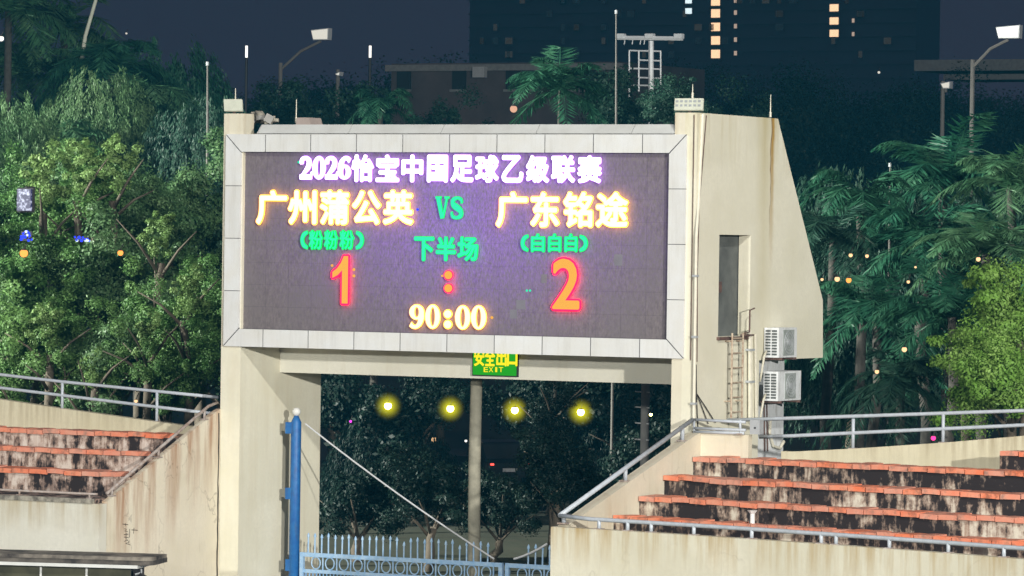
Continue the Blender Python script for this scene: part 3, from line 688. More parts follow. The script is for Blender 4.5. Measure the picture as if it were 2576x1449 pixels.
# ------------------------------------------------------------------ gate
GY = 1.42
bp0 = at(739, 1445, Y=GY)
post = thing('gate_post', (bp0.x, GY, 0), 'thick blue gate post with a white ball cap in the gateway', 'gate post')
pt = at(746, 1062, Y=GY)
MB().tube([(bp0.x, GY, 0), (bp0.x + 0.01, GY, pt.z), (bp0.x + 0.01, GY, pt.z + 0.14)], [0.105, 0.100, 0.035], 12).build('post', M['blue'], post, True)
MB().ball((bp0.x + 0.012, GY, pt.z + 0.20), 0.085, 12, 8).build('cap_ball', M['panel'], post, True)
for v in (1075, 1240, 1420):
    q = at(728, v, Y=GY - 0.05)
    MB().box(q.x - 0.07, q.x + 0.09, GY - 0.09, GY - 0.01, q.z - 0.12, q.z + 0.10).build('hinge', M['blue'], post)
zr = BZ - 4.00
def leaf_gate(xa, ya, xb, yb, label, skip=()):
    t = thing('gate_leaf', (xa, ya, 0.05), label, 'gate', 'leaves of the blue gate')
    d = Vector((xb - xa, yb - ya, 0)); L = d.length; d.normalize(); nrm = Vector((-d.y, d.x, 0))
    def P(s, z): return Vector((xa, ya, 0)) + d*s + Vector((0, 0, z))
    def bar(s0, s1, z0, z1, name, mat, dep=0.025, par=t):
        c = (P(s0, z0) + P(s1, z1))/2
        return MB().obox(c, d*(s1 - s0)/2, nrm*dep, Vector((0, 0, (z1 - z0)/2))).build(name, mat, par)
    bar(0, L, zr - 0.05, zr + 0.03, 'rail', M['blue_light']); bar(0, L, zr - 0.36, zr - 0.29, 'rail', M['blue_light'])
    bar(0, L, 0.15, 0.23, 'rail', M['blue'])
    for s in (0.03, L - 0.03): bar(s - 0.04, s + 0.04, 0.1, zr + 0.031, 'stile', M['blue_light'], 0.035)
    i = 0; s = 0.16
    while s < L - 0.08:
        h = 0.33 + random.uniform(-0.02, 0.02)
        if i not in skip:
            if random.random() < 0.08: h -= 0.07
            p0, p1 = P(s, zr + 0.02), P(s + random.uniform(-.006, .006), zr + h)
            MB().tube([p0, p1, p1 + Vector((0, 0, 0.004)), p1 + Vector((0, 0, 0.04)), p1 + Vector((0, 0, 0.085))], [0.016, 0.016, 0.028, 0.024, 0.004], 6).build('spike', M['blue_light'], t)
        i += 1; s += 0.152
    s = 0.34
    while s < L - 0.2:
        c = P(s, zr - 0.165); pts = [c + d*0.098*math.cos(w*math.pi/8) + Vector((0, 0, 0.115*math.sin(w*math.pi/8))) for w in range(17)]
        MB().tube(pts, 0.013, 6, False).build('ring', M['blue_light'], t)
        bar(s + 0.145, s + 0.168, zr - 0.29, zr - 0.05, 'divider', M['blue_light'], 0.011)
        s += 0.312
    s = 0.12
    while s < L - 0.06:
        MB().tube([P(s, 0.23), P(s, zr - 0.36)], 0.013, 6).build('bar', M['blue_leaf'], t); s += 0.078
    return t
random.seed(11)
seam = at(1268, 1405, Y=GY)
leaf_gate(at(757, 1395, Y=GY).x, GY, seam.x - 0.02, GY - 0.02, 'left leaf of the blue gate with spikes and rings', (27,))
leaf_gate(seam.x + 0.05, GY, 9.50, GY, 'right leaf of the blue gate, mostly behind the stand wall', (0, 1))
ra = at(768, 1066, Y=GY - 0.08); rb = at(1243, 1406, Y=GY - 0.06); rc = at(1293, 1406, Y=GY - 0.06); rd = at(1376, 1368, Y=GY - 0.05)
def sag(a, b, s, n=9): return [a.lerp(b, i/(n-1)) - Vector((0, 0, s*4*(i/(n-1))*(1 - i/(n-1)))) for i in range(n)]
pipe_thing('rope', sag(ra, rb, 0.07), 0.016, M['rope'], 'long white rope running down from the gate post to the gate', 'rope')
pipe_thing('rope', sag(rc, rd, 0.03), 0.020, M['rope'], 'short white rope tied across the spikes of the right gate leaf', 'rope')

# ------------------------------------------------------------------ grandstands
def c1(x, y): return ((2100 + x/1.669)/1.5652, (1400 + y/1.669)/1.5652)
def c2(x, y): return ((2900 + x/1.6697)/1.5652, (1400 + y/1.6697)/1.5652)
def c0(x, y): return ((x/1.6697)/1.5652, (1400 + y/1.6697)/1.5652)

def sweep(path, prof):     # profile of (forward offset toward -Y, z) along a path of (x, y)
    vs = []; fs = []; n = len(prof)
    for x, y in path: vs += [(x, y - o, z) for o, z in prof]
    for i in range(len(path) - 1):
        for k in range(n):
            a, b = i*n + k, i*n + (k+1) % n
            fs.append((a, b, b + n, a + n))
    fs += [tuple(range(n))[::-1], tuple(range((len(path)-1)*n, len(path)*n))]
    return vs, fs
def tiles(path, z, width, depth, thick, parent, seed, mat, fwd=0.06):
    rnd = random.Random(seed)
    seg = [0.0]
    for (xa, ya), (xb, yb) in zip(path[:-1], path[1:]): seg.append(seg[-1] + math.hypot(xb-xa, yb-ya))
    def along(s):
        for i in range(len(seg) - 1):
            if s <= seg[i+1] or i == len(seg) - 2:
                f = (s - seg[i])/(seg[i+1] - seg[i]); a, b = path[i], path[i+1]
                return Vector((a[0] + (b[0]-a[0])*f, a[1] + (b[1]-a[1])*f, 0)), Vector((b[0]-a[0], b[1]-a[1], 0)).normalized()
    s = 0.02
    while s + width < seg[-1]:
        w = width*rnd.uniform(0.94, 1.04); c, d = along(s + w/2); nrm = Vector((-d.y, d.x, 0))
        tilt = rnd.uniform(-0.025, 0.025); dz = rnd.uniform(-0.010, 0.006)
        ax = d*(w/2 - 0.011) + Vector((0, 0, tilt*w/2)); ay = nrm*depth/2 + Vector((0, 0, rnd.uniform(-0.01, 0.012)))
        cc = c + nrm*(depth/2 - fwd + rnd.uniform(-0.012, 0.012)) + Vector((0, 0, z + thick/2 + dz))
        # a slightly crowned slab: three facets across so that the lip bulges
        vs = []
        for f_, hgt in ((-1, 0.0), (-0.6, 0.004), (0.0, 0.007), (0.6, 0.004), (1, 0.0)):
            for sy in (-1, 1):
                for sz in (-1, 1):
                    vs.append(cc + ax*f_ + ay*sy + Vector((0, 0, sz*thick/2 + (hgt if sz > 0 else hgt*0.4))))
        fs = [(0, 2, 3, 1), (16, 17, 19, 18)]
        for i in range(4):
            a = 4*i; b = a + 4
            fs += [(a, a+1, b+1, b), (a+1, a+3, b+3, b+1), (a+3, a+2, b+2, b+3), (a+2, a, b, b+2)]
        m = MB(); m.add(vs, fs); m.build('seat_tile', mat, parent)
        s += w
def pathfit(pts, x0, x1, n=14):
    X = np.array([p.x for p in pts]); Y = np.array([p.y for p in pts]); k = np.polyfit(X, Y, min(2, len(pts)-1))
    return [(x, float(np.polyval(k, x))) for x in np.linspace(x0, x1, n)]

# ---- right stand
XR = 10.16
RE = 21.0
standR = thing('grandstand', (14, -3, 0), 'right grandstand with orange edged concrete steps and mouldy risers', 'grandstand')
rowz = [-1.81, -2.10, -2.42, -2.72]
rowpx = [[c1(1040, 690), c2(0, 705), c2(1890, 795)], [c1(870, 815), c2(0, 845), c2(1890, 945)], [c1(700, 950), c2(0, 990), c2(1890, 1105)], [c1(560, 1085), c2(200, 1120), c2(1300, 1190)]]
rowpath = []
for z, px in zip(rowz, rowpx):
    rowpath.append(pathfit([at(*q, Z=z) for q in px], XR, RE))
rowpath[3] = [(x, y - 0.98) for x, y in rowpath[2]]
TH = 0.082
for i, (z, pth) in enumerate(zip(rowz, rowpath)):
    zt = BZ + z - TH*0.0
    below = BZ + (rowz[i+1] if i < 3 else -3.05)
    st = MB(); st.add(*sweep(pth, [(0.0, below - 0.05), (0.0, zt - 0.001), (-1.35, zt - 0.001), (-1.35, below - 0.05)]))
    step = st.build('step', M['riser'], standR)
    td = MB(); td.add(*sweep([(x + 0.002, y) for x, y in pth], [(-0.40, zt + 0.001), (-0.40, zt + 0.02), (-0.96, zt + 0.02), (-0.96, zt + 0.001)]))
    td.build('tread', M['tread'], step)
    tiles(pth, zt, 0.375, 0.46, TH, step, 30 + i, M['tile'])
# extra upper row on the far right
q0 = at(*c2(1632, 650), Z=-1.50)
pth0 = [(q0.x, rowpath[0][0][1] + 0.0)]
yy0 = float(np.interp(q0.x, [a for a, b in rowpath[0]], [b for a, b in rowpath[0]])) + 0.55
pth0 = [(x, float(np.interp(x, [a for a, b in rowpath[0]], [b for a, b in rowpath[0]])) + 0.72) for x in np.linspace(16.05, RE, 8)]
st = MB(); st.add(*sweep(pth0, [(0.0, BZ - 1.9), (0.0, BZ - 1.50), (-1.0, BZ - 1.50), (-1.0, BZ - 1.9)])); s0 = st.build('step', M['riser'], standR)
tiles(pth0, BZ - 1.50, 0.375, 0.46, TH, s0, 40, M['tile'])
# front wall
fpx = [(1384, 1325), (1548.4, 1334.7), (1881.4, 1355.8), (2197, 1378.6), (2576, 1407)]
fpath = pathfit([at(u, v, Z=-2.75) for u, v in fpx], 9.93, RE, 16)
fw = MB(); fw.add(*sweep(fpath, [(0.0, -0.05), (0.0, BZ - 2.75), (-0.20, BZ - 2.75), (-0.20, -0.05)])); fw.build('front_wall', M['frontR'], standR)
wk = MB(); wk.add(*sweep([(x, y) for x, y in fpath], [(-0.2, BZ - 3.3), (-0.2, BZ - 3.05), (-2.4, BZ - 3.05), (-2.4, BZ - 3.3)])); wk.build('walkway', M['tread'], standR)
# stair cheek wall beside the gateway
fy = fpath[0][1]
ck = MB().prism([(0.04, -0.05), (0.04, BZ - 1.30), (-0.25, BZ - 1.36), (fy + 0.30, BZ - 2.70), (fy + 0.205, BZ - 2.752), (fy + 0.205, -0.05)], 9.945, XR - 0.004, 'x')
ck.build('cheek_wall', M['cheekR'], standR)
lw = MB().box(XR - 0.10, 11.10, -0.02, 0.13, BZ - 2.0, BZ - 1.33); lw.build('landing_wall', M['cheekR'], standR)
# sloping parapet behind the rows
PY = 0.95
w = [at(*c2(x, y), Y=PY) for x, y in ((370, 632), (770, 612), (1370, 572), (1890, 527))]
e = w[-1] + (w[-1] - w[-2]) * 3.0
poly = [(11.3, BZ - 2.0), (11.3, w[0].z)] + [(q.x, q.z) for q in w] + [(e.x, e.z), (e.x, BZ - 2.0)]
MB().prism(poly, PY, PY + 0.18, 'y').build('parapet', M['parapet'], standR)

def railing(name, label, runs, posts, rad, mat, group='railings', prad=None):
    t = thing(name, runs[0][0], label, 'railing', group)
    for rn in runs: MB().tube(rn, rad, 8).build('rail', mat, t, True)
    for a, b in posts:
        MB().tube([a, b], prad or rad*0.95, 8).build('post', mat, t, True)
        MB().box(a.x - rad*2, a.x + rad*2, a.y - rad*2, a.y + rad*2, a.z - 0.012, a.z + 0.015).build('foot_plate', M['rail_rust'], t)
    return t
top = [at(*c2(x, y), Y=PY + 0.08) for x, y in ((-60, 425), (370, 412), (900, 395), (1890, 362))]; top.append(top[-1] + (top[-1] - top[-2]))
mid = [at(*c2(x, y), Y=PY + 0.08) for x, y in ((150, 535), (370, 528), (900, 503), (1890, 457))]; mid.append(mid[-1] + (mid[-1] - mid[-2]))
posts = []
for x, y0_, y1_ in ((765, 612, 415), (1357, 573, 385)):
    a = at(*c2(x, y0_), Y=PY + 0.08); b = at(*c2(x, y1_), Y=PY + 0.08); posts.append((a, Vector((a.x, a.y, b.z))))
railing('railing', 'grey two-bar railing on the sloping wall behind the right grandstand', [top, mid], posts, 0.034, M['rail'])
# stair rail along the cheek wall, then along the front wall
xc = 10.05
r0 = at(1742, 1056, X=xc); r1 = at(1408, 1297, X=xc)
fr_ = [Vector((x, y - (-0.10), BZ - 2.59)) for x, y in fpath]
posts = []
for f in (0.08, 0.52, 0.97):
    q = r0.lerp(r1, f); zb = BZ - 1.36 + (-2.70 + 1.36)*max(0, min(1, (q.y + 0.25)/(fy + 0.55)))
    posts.append((Vector((q.x, q.y, zb)), q))
railing('railing', 'grey stair railing sloping down beside the gateway on the right grandstand', [[r0, r1]], posts, 0.042, M['rail'])
posts = []
for u in (1500, 1572, 1632, 1740, 1886, 2060, 2097, 2230, 2380, 2520):
    xx = float(np.interp(u, [1384, 1548, 1881, 2197, 2576], [9.92, 11.24, 13.89, 16.4, 19.3])); yy = float(np.interp(xx, [a for a, b in fpath], [b for a, b in fpath])) + 0.10
    posts.append((Vector((xx, yy, BZ - 2.75)), Vector((xx, yy, BZ - 2.59))))
railing('railing', 'low grey railing along the top of the right front wall', [[r1] + fr_[1:]], posts, 0.036, M['rail'])
s_ = Vector((r0.x, -0.06, r0.z))
railing('railing', 'short double railing on the landing wall under the ladder', [[s_, at(1876, 1062, Y=-0.06)], [at(1744, 1077, Y=-0.06), at(1876, 1082, Y=-0.06)], [at(1744, 1086, Y=-0.06), at(1872, 1090, Y=-0.06)]],
        [(at(u, 1092, Y=-0.06), at(u, 1056, Y=-0.06)) for u in (1746, 1862)], 0.026, M['rail'])
st_ = at(*c2(104, 1100), Y=rowpath[3][5][1] + 0.5); sb = at(*c2(116, 1018), Y=rowpath[3][5][1] + 0.5)
t = thing('stub_post', st_, 'white stub post with a flared top on the right front step', 'post')
MB().tube([(st_.x, st_.y, BZ - 2.72), (st_.x, st_.y, sb.z - 0.06), (st_.x, st_.y, sb.z)], [0.045, 0.040, 0.09], 8).build('stem', M['panel'], t)
# ---- left stand
standL = thing('grandstand', (-4, -2, 0), 'left grandstand with orange edged concrete steps beside the gateway', 'grandstand')
XL = -0.17
LE = -9.0
rowsL = [(-1.26, -1.73), (-2.2, -2.04), (-3.05, -2.38)]
for i, (y, z) in enumerate(rowsL):
    pth = [(LE, y - 0.06), (XL, y)]
    below = BZ + (rowsL[i+1][1] if i < 2 else -2.72); zt = BZ + z
    st = MB(); st.add(*sweep(pth, [(0.0, below - 0.05), (0.0, zt - 0.001), (-1.2, zt - 0.001), (-1.2, below - 0.05)]))
    step = st.build('step', M['riserL'], standL)
    td = MB(); td.add(*sweep([(x - 0.002, y_) for x, y_ in pth], [(-0.40, zt + 0.001), (-0.40, zt + 0.02), (-0.9, zt + 0.02), (-0.9, zt + 0.001)])); td.build('tread', M['tread'], step)
    tiles(pth, zt, 0.395, 0.46, TH, step, 60 + i, M['tile'])
MB().box(LE, XL, -4.05, -3.0, BZ - 3.2, BZ - 2.74).build('step', M['riserL'], standL)
MB().box(LE, PL0 + 0.02, -4.10, -3.85, -0.05, BZ - 2.83).build('front_wall', M['frontL'], standL)
MB().box(LE, XL - 0.02, -4.13, -3.86, BZ - 2.828, BZ - 2.742).build('ledge', M['roofdirt'], standL)
MB().prism([(0.045, -0.05), (0.045, BZ - 1.20), (-0.18, BZ - 1.27), (-3.84, BZ - 2.80), (-3.845, -0.05)], XL + 0.004, PL0 + 0.018, 'x').build('cheek_wall', M['cheekL'], standL)
PLY = 0.6
w = [at(*c0(x, y), Y=PLY) for x, y in ((0, 288), (380, 345), (1000, 432), (1290, 470))]
e = w[0] + (w[0] - w[1])*2.0
MB().prism([(e.x, BZ - 2.2), (e.x, e.z)] + [(q.x, q.z) for q in w] + [(w[-1].x, BZ - 2.2)], PLY, PLY + 0.2, 'y').build('parapet', M['parapet'], standL)
MB().box(LE, PL0 - 0.02, -0.1, PLY, BZ - 2.2, BZ - 1.735).build('landing', M['tread'], standL)
lt_ = [at(*c0(x, y), Y=PLY + 0.1) for x, y in ((0, 125), (410, 172), (1030, 235), (1436, 275))]; lt_.insert(0, lt_[0] + (lt_[0] - lt_[1])*2)
lm_ = [at(*c0(x, y), Y=PLY + 0.1) for x, y in ((0, 212), (410, 262), (1030, 338), (1390, 380))]; lm_.insert(0, lm_[0] + (lm_[0] - lm_[1])*2)
posts = []
for x, y0_, y1_ in ((408, 352, 180), (1030, 435, 240)):
    a = at(*c0(x, y0_), Y=PLY + 0.1); b = at(*c0(x, y1_), Y=PLY + 0.1); posts.append((a, Vector((a.x, a.y, b.z))))
railing('railing', 'grey two-bar railing on the sloping wall behind the left grandstand', [lt_, lm_], posts, 0.032, M['rail'])
xl = -0.11
a0 = at(546, 1013, X=xl); a1 = at(524, 1022, X=xl); a2 = at(268, 1242, X=xl)
b0 = at(546, 1037, X=xl); b1 = at(283, 1262, X=xl)
posts = []
for f in (0.04, 0.5, 0.95):
    q = a1.lerp(a2, f); zb = BZ - 1.27 + (-2.80 + 1.27)*max(0, min(1, (q.y + 0.18)/(-3.66))); posts.append((Vector((q.x, q.y, zb)), q))
railing('railing', 'rusty grey stair railing sloping down beside the left pillar', [[a0, a1, a2], [b0, b1]], posts, 0.030, M['rail_rust'])
f0 = Vector((LE, -3.98, BZ - 2.66)); f1 = Vector((XL, -3.98, BZ - 2.66))
railing('railing', 'thin low railing on the ledge of the left front wall', [[f0, f1]], [(Vector((x, -3.98, BZ - 2.742)), Vector((x, -3.98, BZ - 2.66))) for x in (-0.35, -1.9, -3.4, -5.0)], 0.022, M['rail_rust'])
cl = plain('crack_dark', (0.05, 0.04, 0.03), 0.95)
# broken expansion joint between stand and pillar
random.seed(3)
jv = MB(); zz = 0.3; pts = []
while zz < BZ - 1.25:
    pts.append((PL0 + 0.0205, -0.03 + random.uniform(-0.012, 0.012), zz)); zz += 0.22
jv.tube(pts, [0.012 + 0.008*random.random() for _ in pts], 5); jv.build('expansion_joint', cl, standL)
# booth under the left stand
bx0, bx1 = at(-140, 1388, Z=-3.68), at(352, 1402, Z=-3.68)
d = (bx1 - bx0); d.z = 0; ang = math.atan2(d.y, d.x); L = d.length
booth = thing('window_booth', (bx0.x, bx0.y, 0), 'low booth with stained flat roof and dark windows below the left stand', 'booth', rz=ang)
end = [(L + 0.22*math.sin(a*math.pi/12), 0.22 - 0.22*math.cos(a*math.pi/12)) for a in range(0, 7)]
poly = [(0, 0)] + end + [(L + 0.22, 1.0), (0, 1.0)]
RZ = BZ - 3.68
MB().prism(poly, RZ - 0.065, RZ, 'z').local('roof', M['roofedge'], booth)
MB().prism([(x, y + 0.035) for x, y in poly], RZ - 0.15, RZ - 0.066, 'z').local('roof', M['roofblack'], booth)
MB().prism([(0, 0.03), (L - 0.05, 0.03), (L - 0.05, 1.0), (0, 1.0)], RZ - 0.21, RZ - 0.151, 'z').local('fascia', M['coping'], booth)
MB().box(0, L - 0.2, 0.25, 1.0, 0, RZ - 1.5).local('wall', M['frontL'], booth)
MB().box(0, L - 0.2, 0.50, 1.0, RZ - 1.5, RZ - 0.212).local('back_wall', M['dark'], booth)
x = 0.0; k = 0
while x < L - 0.5:
    x2 = min(x + 0.86, L - 0.24)
    wd = MB().box(x, x + 0.035, 0.26, 0.32, RZ - 1.5, RZ - 0.213).local('mullion', M['coping'], booth)
    MB().box(x + 0.04, x2 - 0.003, 0.28, 0.292, RZ - 1.5, RZ - 0.215).local('pane', M['glass'], booth)
    x = x2; k += 1
for k in range(7):
    a = k*0.5
    MB().tube([(L - 0.05 + 0.05*math.cos(a*2), 0.1, RZ - 0.22 - 0.07*k), (L + 0.10*math.sin(a*3), 0.12, RZ - 0.28 - 0.07*k), (L - 0.12, 0.14, RZ - 0.32 - 0.06*k)], 0.018, 5).local('bent_bar', M['cable'] if k % 2 else M['steel'], booth)
# painted mark on the stair wall
gm = thing('wall_mark', at(318, 1345, X=PL0 + 0.02), 'small dark scribbled marks on the stair wall of the left stand', 'graffiti')
for seg in (((308, 1318), (322, 1320)), ((315, 1316), (315, 1324)), ((313, 1330), (318, 1331), (315, 1336), (321, 1337)), ((312, 1345), (322, 1345)), ((312, 1351), (322, 1352)), ((317, 1340), (317, 1357)), ((326, 1331), (326, 1350), (324, 1353)),
            ((331, 1333), (346, 1334)), ((337, 1328), (336, 1342)), ((313, 1362), (320, 1358), (325, 1364), (316, 1367), (326, 1370))):
    MB().tube([at(u, v, X=PL0 + 0.021) for u, v in seg], 0.006, 4).build('stroke', cl, gm)

# ------------------------------------------------------------------ vegetation
def quads_mesh(name, V, mat):
    n = len(V)//4; me = bpy.data.meshes.new(name)
    me.vertices.add(4*n); me.vertices.foreach_set('co', np.asarray(V, dtype=np.float32).ravel())
    me.loops.add(4*n); me.loops.foreach_set('vertex_index', np.arange(4*n, dtype=np.int32))
    me.polygons.add(n); me.polygons.foreach_set('loop_start', np.arange(0, 4*n, 4, dtype=np.int32))
    me.update(calc_edges=True); me.materials.append(mat); return me
def leaves(c, axis, length, width, rng, nrm=None):
    """diamond leaves: centre, pointing direction, size, the way the blade faces"""
    axis = axis/(np.linalg.norm(axis, axis=1, keepdims=True) + 1e-9)
    r_ = rng.normal(size=c.shape) if nrm is None else nrm; side = np.cross(axis, r_); side /= (np.linalg.norm(side, axis=1, keepdims=True) + 1e-9)
    L = length[:, None]; Wd = width[:, None]
    V = np.empty((len(c), 4, 3)); V[:, 0] = c - axis*L/2; V[:, 1] = c + side*Wd/2; V[:, 2] = c + axis*L/2; V[:, 3] = c - side*Wd/2
    return V.reshape(-1, 3)
def broad_crown(seed, R, Hh, nclump, per, size, ragged=True):
    """clumps strung along a few uneven limbs, so the outline is ragged and the sky shows through"""
    rng = np.random.default_rng(seed); C = []; A = []; Nn = []; S = []
    nb = 11; B = rng.normal(size=(nb, 3)); B /= np.linalg.norm(B, axis=1, keepdims=True); B[:, 2] = B[:, 2]*0.8 + 0.15
    BL = rng.uniform(0.6, 1.15, nb) if ragged else rng.uniform(0.72, 0.85, nb)
    for k in range(nclump):
        b = rng.integers(nb); f = rng.uniform(0.25, 1.0)**0.7
        d = B[b] + np.clip(rng.normal(scale=0.30, size=3), -0.5, 0.5)
        cc = d*f*BL[b]*np.array([R, R, Hh]); cr = (rng.uniform(0.09, 0.30) if ragged else rng.uniform(0.20, 0.32))*R; m = int(per*(0.35 + 2.4*cr/R))
        q = rng.normal(size=(m, 3)); q /= np.linalg.norm(q, axis=1, keepdims=True)
        rr = rng.uniform(0.15, 1.0, (m, 1))**0.5*(1 + rng.normal(scale=0.18, size=(m, 1)))
        p = cc + q*rr*cr*np.array([1, 1, rng.uniform(0.5, 1.1)])
        n = q + 0.4*d + np.array([0, 0, 0.35]) + rng.normal(scale=0.55, size=(m, 3))
        a = np.cross(n, rng.normal(size=(m, 3))); a /= np.linalg.norm(a, axis=1, keepdims=True)
        C.append(p); A.append(a + np.array([0, 0, -0.35])); Nn.append(n); S.append(np.full(m, size*rng.uniform(0.65, 1.35)))
    C = np.concatenate(C); A = np.concatenate(A); Nn = np.concatenate(Nn); S = np.concatenate(S); n = len(C)
    return leaves(C, A, S*rng.uniform(0.7, 1.3, n), S*0.55*rng.uniform(0.7, 1.3, n), rng, Nn)
def weeping_crown(seed, R, Hh, nst, per, size):
    rng = np.random.default_rng(seed); C = []; A = []; Nn = []
    for k in range(nst):
        w = rng.uniform(0, 2*np.pi); rad = R*rng.uniform(0.1, 1.0)**0.55
        zt = Hh*(1 - (rad/R)**2*0.75)*rng.uniform(0.35, 1.0); L = rng.uniform(0.5, 1.5)*Hh*0.55
        s = np.linspace(0, 1, per)
        x = rad*np.cos(w) + 0.25*R*s**0.6*np.cos(w)*0.5; y = rad*np.sin(w) + 0.25*R*s**0.6*np.sin(w)*0.5
        z = zt - L*s**1.3
        p = np.stack([x, y, z], 1) + rng.normal(scale=0.07*R*0.4, size=(per, 3))
        C.append(p); A.append(np.array([0.35*np.cos(w), 0.35*np.sin(w), -1.0]) + rng.normal(scale=0.30, size=(per, 3))); Nn.append(np.array([np.cos(w), np.sin(w), 0.3]) + rng.normal(scale=0.5, size=(per, 3)))
    C = np.concatenate(C); A = np.concatenate(A); n = len(C)
    return leaves(C, A, size*1.7*rng.uniform(0.7, 1.3, n), size*0.42*rng.uniform(0.7, 1.3, n), rng, np.concatenate(Nn))
def palm_crown(seed, R, nf, droop):
    """fronds with a stiff midrib and two rows of separate leaflets, the lowest fronds hanging"""
    rng = np.random.default_rng(seed); C = []; A = []; LL = []; WW = []; Nn = []; K = 58
    for k in range(nf):
        w = 2*np.pi*k*0.381966 + rng.normal(scale=0.15); el = rng.uniform(-0.15, 1.25); ln = R*rng.uniform(0.75, 1.15)
        dirv = np.array([np.cos(w), np.sin(w)]); ss = np.linspace(0.04, 1, K)
        rr = ln*(ss*np.cos(el)*0.92 + 0.10*ss); zz = ln*(np.sin(el)*ss - droop*(0.30 + 0.45*np.cos(el))*ss**2.4)
        px = np.stack([rr*dirv[0], rr*dirv[1], zz], 1); tang = np.gradient(px, axis=0); tang /= np.linalg.norm(tang, axis=1, keepdims=True)
        sidev = np.array([-dirv[1], dirv[0], 0.0]); upv = np.cross(tang, sidev)*np.sign(1.0)
        C.append(px); A.append(tang); LL.append(np.full(K, ln/K*1.7)); WW.append(0.030*R*(1.1 - ss)); Nn.append(-upv)
        for sgn in (-1, 1):
            lf = R*0.27*np.sin(np.pi*(0.10 + 0.84*ss))*rng.uniform(0.75, 1.2, K)
            ax = sgn*sidev*rng.uniform(0.75, 1.0, (K, 1)) + 0.60*tang + np.array([0, 0, -1.0])*rng.uniform(0.15, 0.65, (K, 1)) + rng.normal(scale=0.10, size=(K, 3))
            ax /= np.linalg.norm(ax, axis=1, keepdims=True)
            C.append(px + ax*lf[:, None]/2); A.append(ax); LL.append(lf); WW.append(np.full(K, 0.021*R)); Nn.append(np.cross(ax, tang)*sgn + rng.normal(scale=0.25, size=(K, 3)))
    return leaves(np.concatenate(C), np.concatenate(A), np.concatenate(LL), np.concatenate(WW), rng, np.concatenate(Nn))

CR = {}
for mk in ('leaf_a', 'leaf_b', 'leaf_c'):
    for s in (1, 2):
        CR['broad', mk, s] = quads_mesh('crown', broad_crown(10*s + len(mk) + ord(mk[-1]), 1.75, 1.95, 95, 430, 0.088), M[mk])
for s in (1, 2): CR['broad', 'leaf_s', s] = quads_mesh('crown', broad_crown(377 + s, 0.75, 0.9, 34, 150, 0.10), M['leaf_s'])
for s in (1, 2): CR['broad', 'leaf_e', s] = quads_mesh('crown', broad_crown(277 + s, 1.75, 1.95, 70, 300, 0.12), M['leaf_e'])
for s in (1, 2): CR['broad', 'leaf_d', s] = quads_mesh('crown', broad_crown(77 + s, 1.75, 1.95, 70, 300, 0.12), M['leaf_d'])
for mk in ('leaf_d', 'leaf_e', 'palm', 'leaf_b'):
    for s in (1, 2): CR['weep', mk, s] = quads_mesh('crown', weeping_crown(50*s + ord(mk[-1]), 1.9, 2.6, 300, 85, 0.085), M[mk])
for mk in ('palm', 'palm_l', 'leaf_d'):
    for s in (1, 2): CR['palm', mk, s] = quads_mesh('crown', palm_crown(90*s + len(mk), 2.3, 19, 0.75 + 0.25*s), M[mk])

for s in (1, 2): CR['far', 'leaf_d', s] = quads_mesh('crown', broad_crown(177 + s, 1.75, 1.5, 190, 200, 0.07, False), M['leaf_d'])
TRUNKS = {}
def trunk_mesh(hgt, r_, kind):
    key = (round(hgt, 1), round(r_, 2), kind)
    if key not in TRUNKS:
        rnd = random.Random(hash(key) & 0xffff); m = MB()
        bend = [(rnd.uniform(-.12, .12), rnd.uniform(-.12, .12)) for _ in range(5)]
        pts = [Vector((bend[i][0]*(i > 0), bend[i][1]*(i > 0), hgt*i/4)) for i in range(5)]
        m.tube(pts, [r_*(1.15 - 0.11*i) for i in range(5)], 9)
        if kind == 'broad':
            for k in range(5):
                w = k*1.257 + rnd.uniform(-.3, .3); b = pts[3].lerp(pts[4], rnd.uniform(0, 1))
                e_ = b + Vector((math.cos(w)*1.0, math.sin(w)*1.0, rnd.uniform(0.5, 1.3)))
                m.tube([b, b.lerp(e_, 0.5) + Vector((0, 0, 0.1)), e_], [r_*0.38, r_*0.22, r_*0.08], 6)
        TRUNKS[key] = m.mesh('trunk', M['bark'] if kind == 'palm' else M['bark_dark'], None, True)
    return TRUNKS[key]
tree_rnd = random.Random(5)
def tree(u, v, Y, kind, mk, sc, label, name=None, group=None, zs=1.0, s=None):
    p = at(u, v, Y=Y)
    names = {'far': 'dark_tree', 'broad': 'leafy_tree', 'weep': 'drooping_tree', 'palm': 'palm_tree'}
    t = thing(name or names[kind], (p.x, p.y, 0), label, 'palm tree' if kind == 'palm' else 'tree', group)
    low = 0.9*sc if kind == 'broad' else 0.3*sc if kind == 'weep' else 0.0
    hgt = max(0.6, p.z - low)
    o = link_mesh('trunk', trunk_mesh(hgt, 0.09 + 0.05*sc, kind), t)
    c = link_mesh('crown', CR[kind, mk, s or tree_rnd.choice((1, 2))], t)
    c.location = (0, 0, p.z); c.rotation_euler = (0, 0, tree_rnd.uniform(0, 6.28)); c.scale = (sc, sc, sc*zs)
    if abs(sc - 0.94) < 1e-6: o.scale = (0.4, 0.4, 1.0)      # a slender trunk
    return t
GL = 'leafy trees left of the scoreboard'
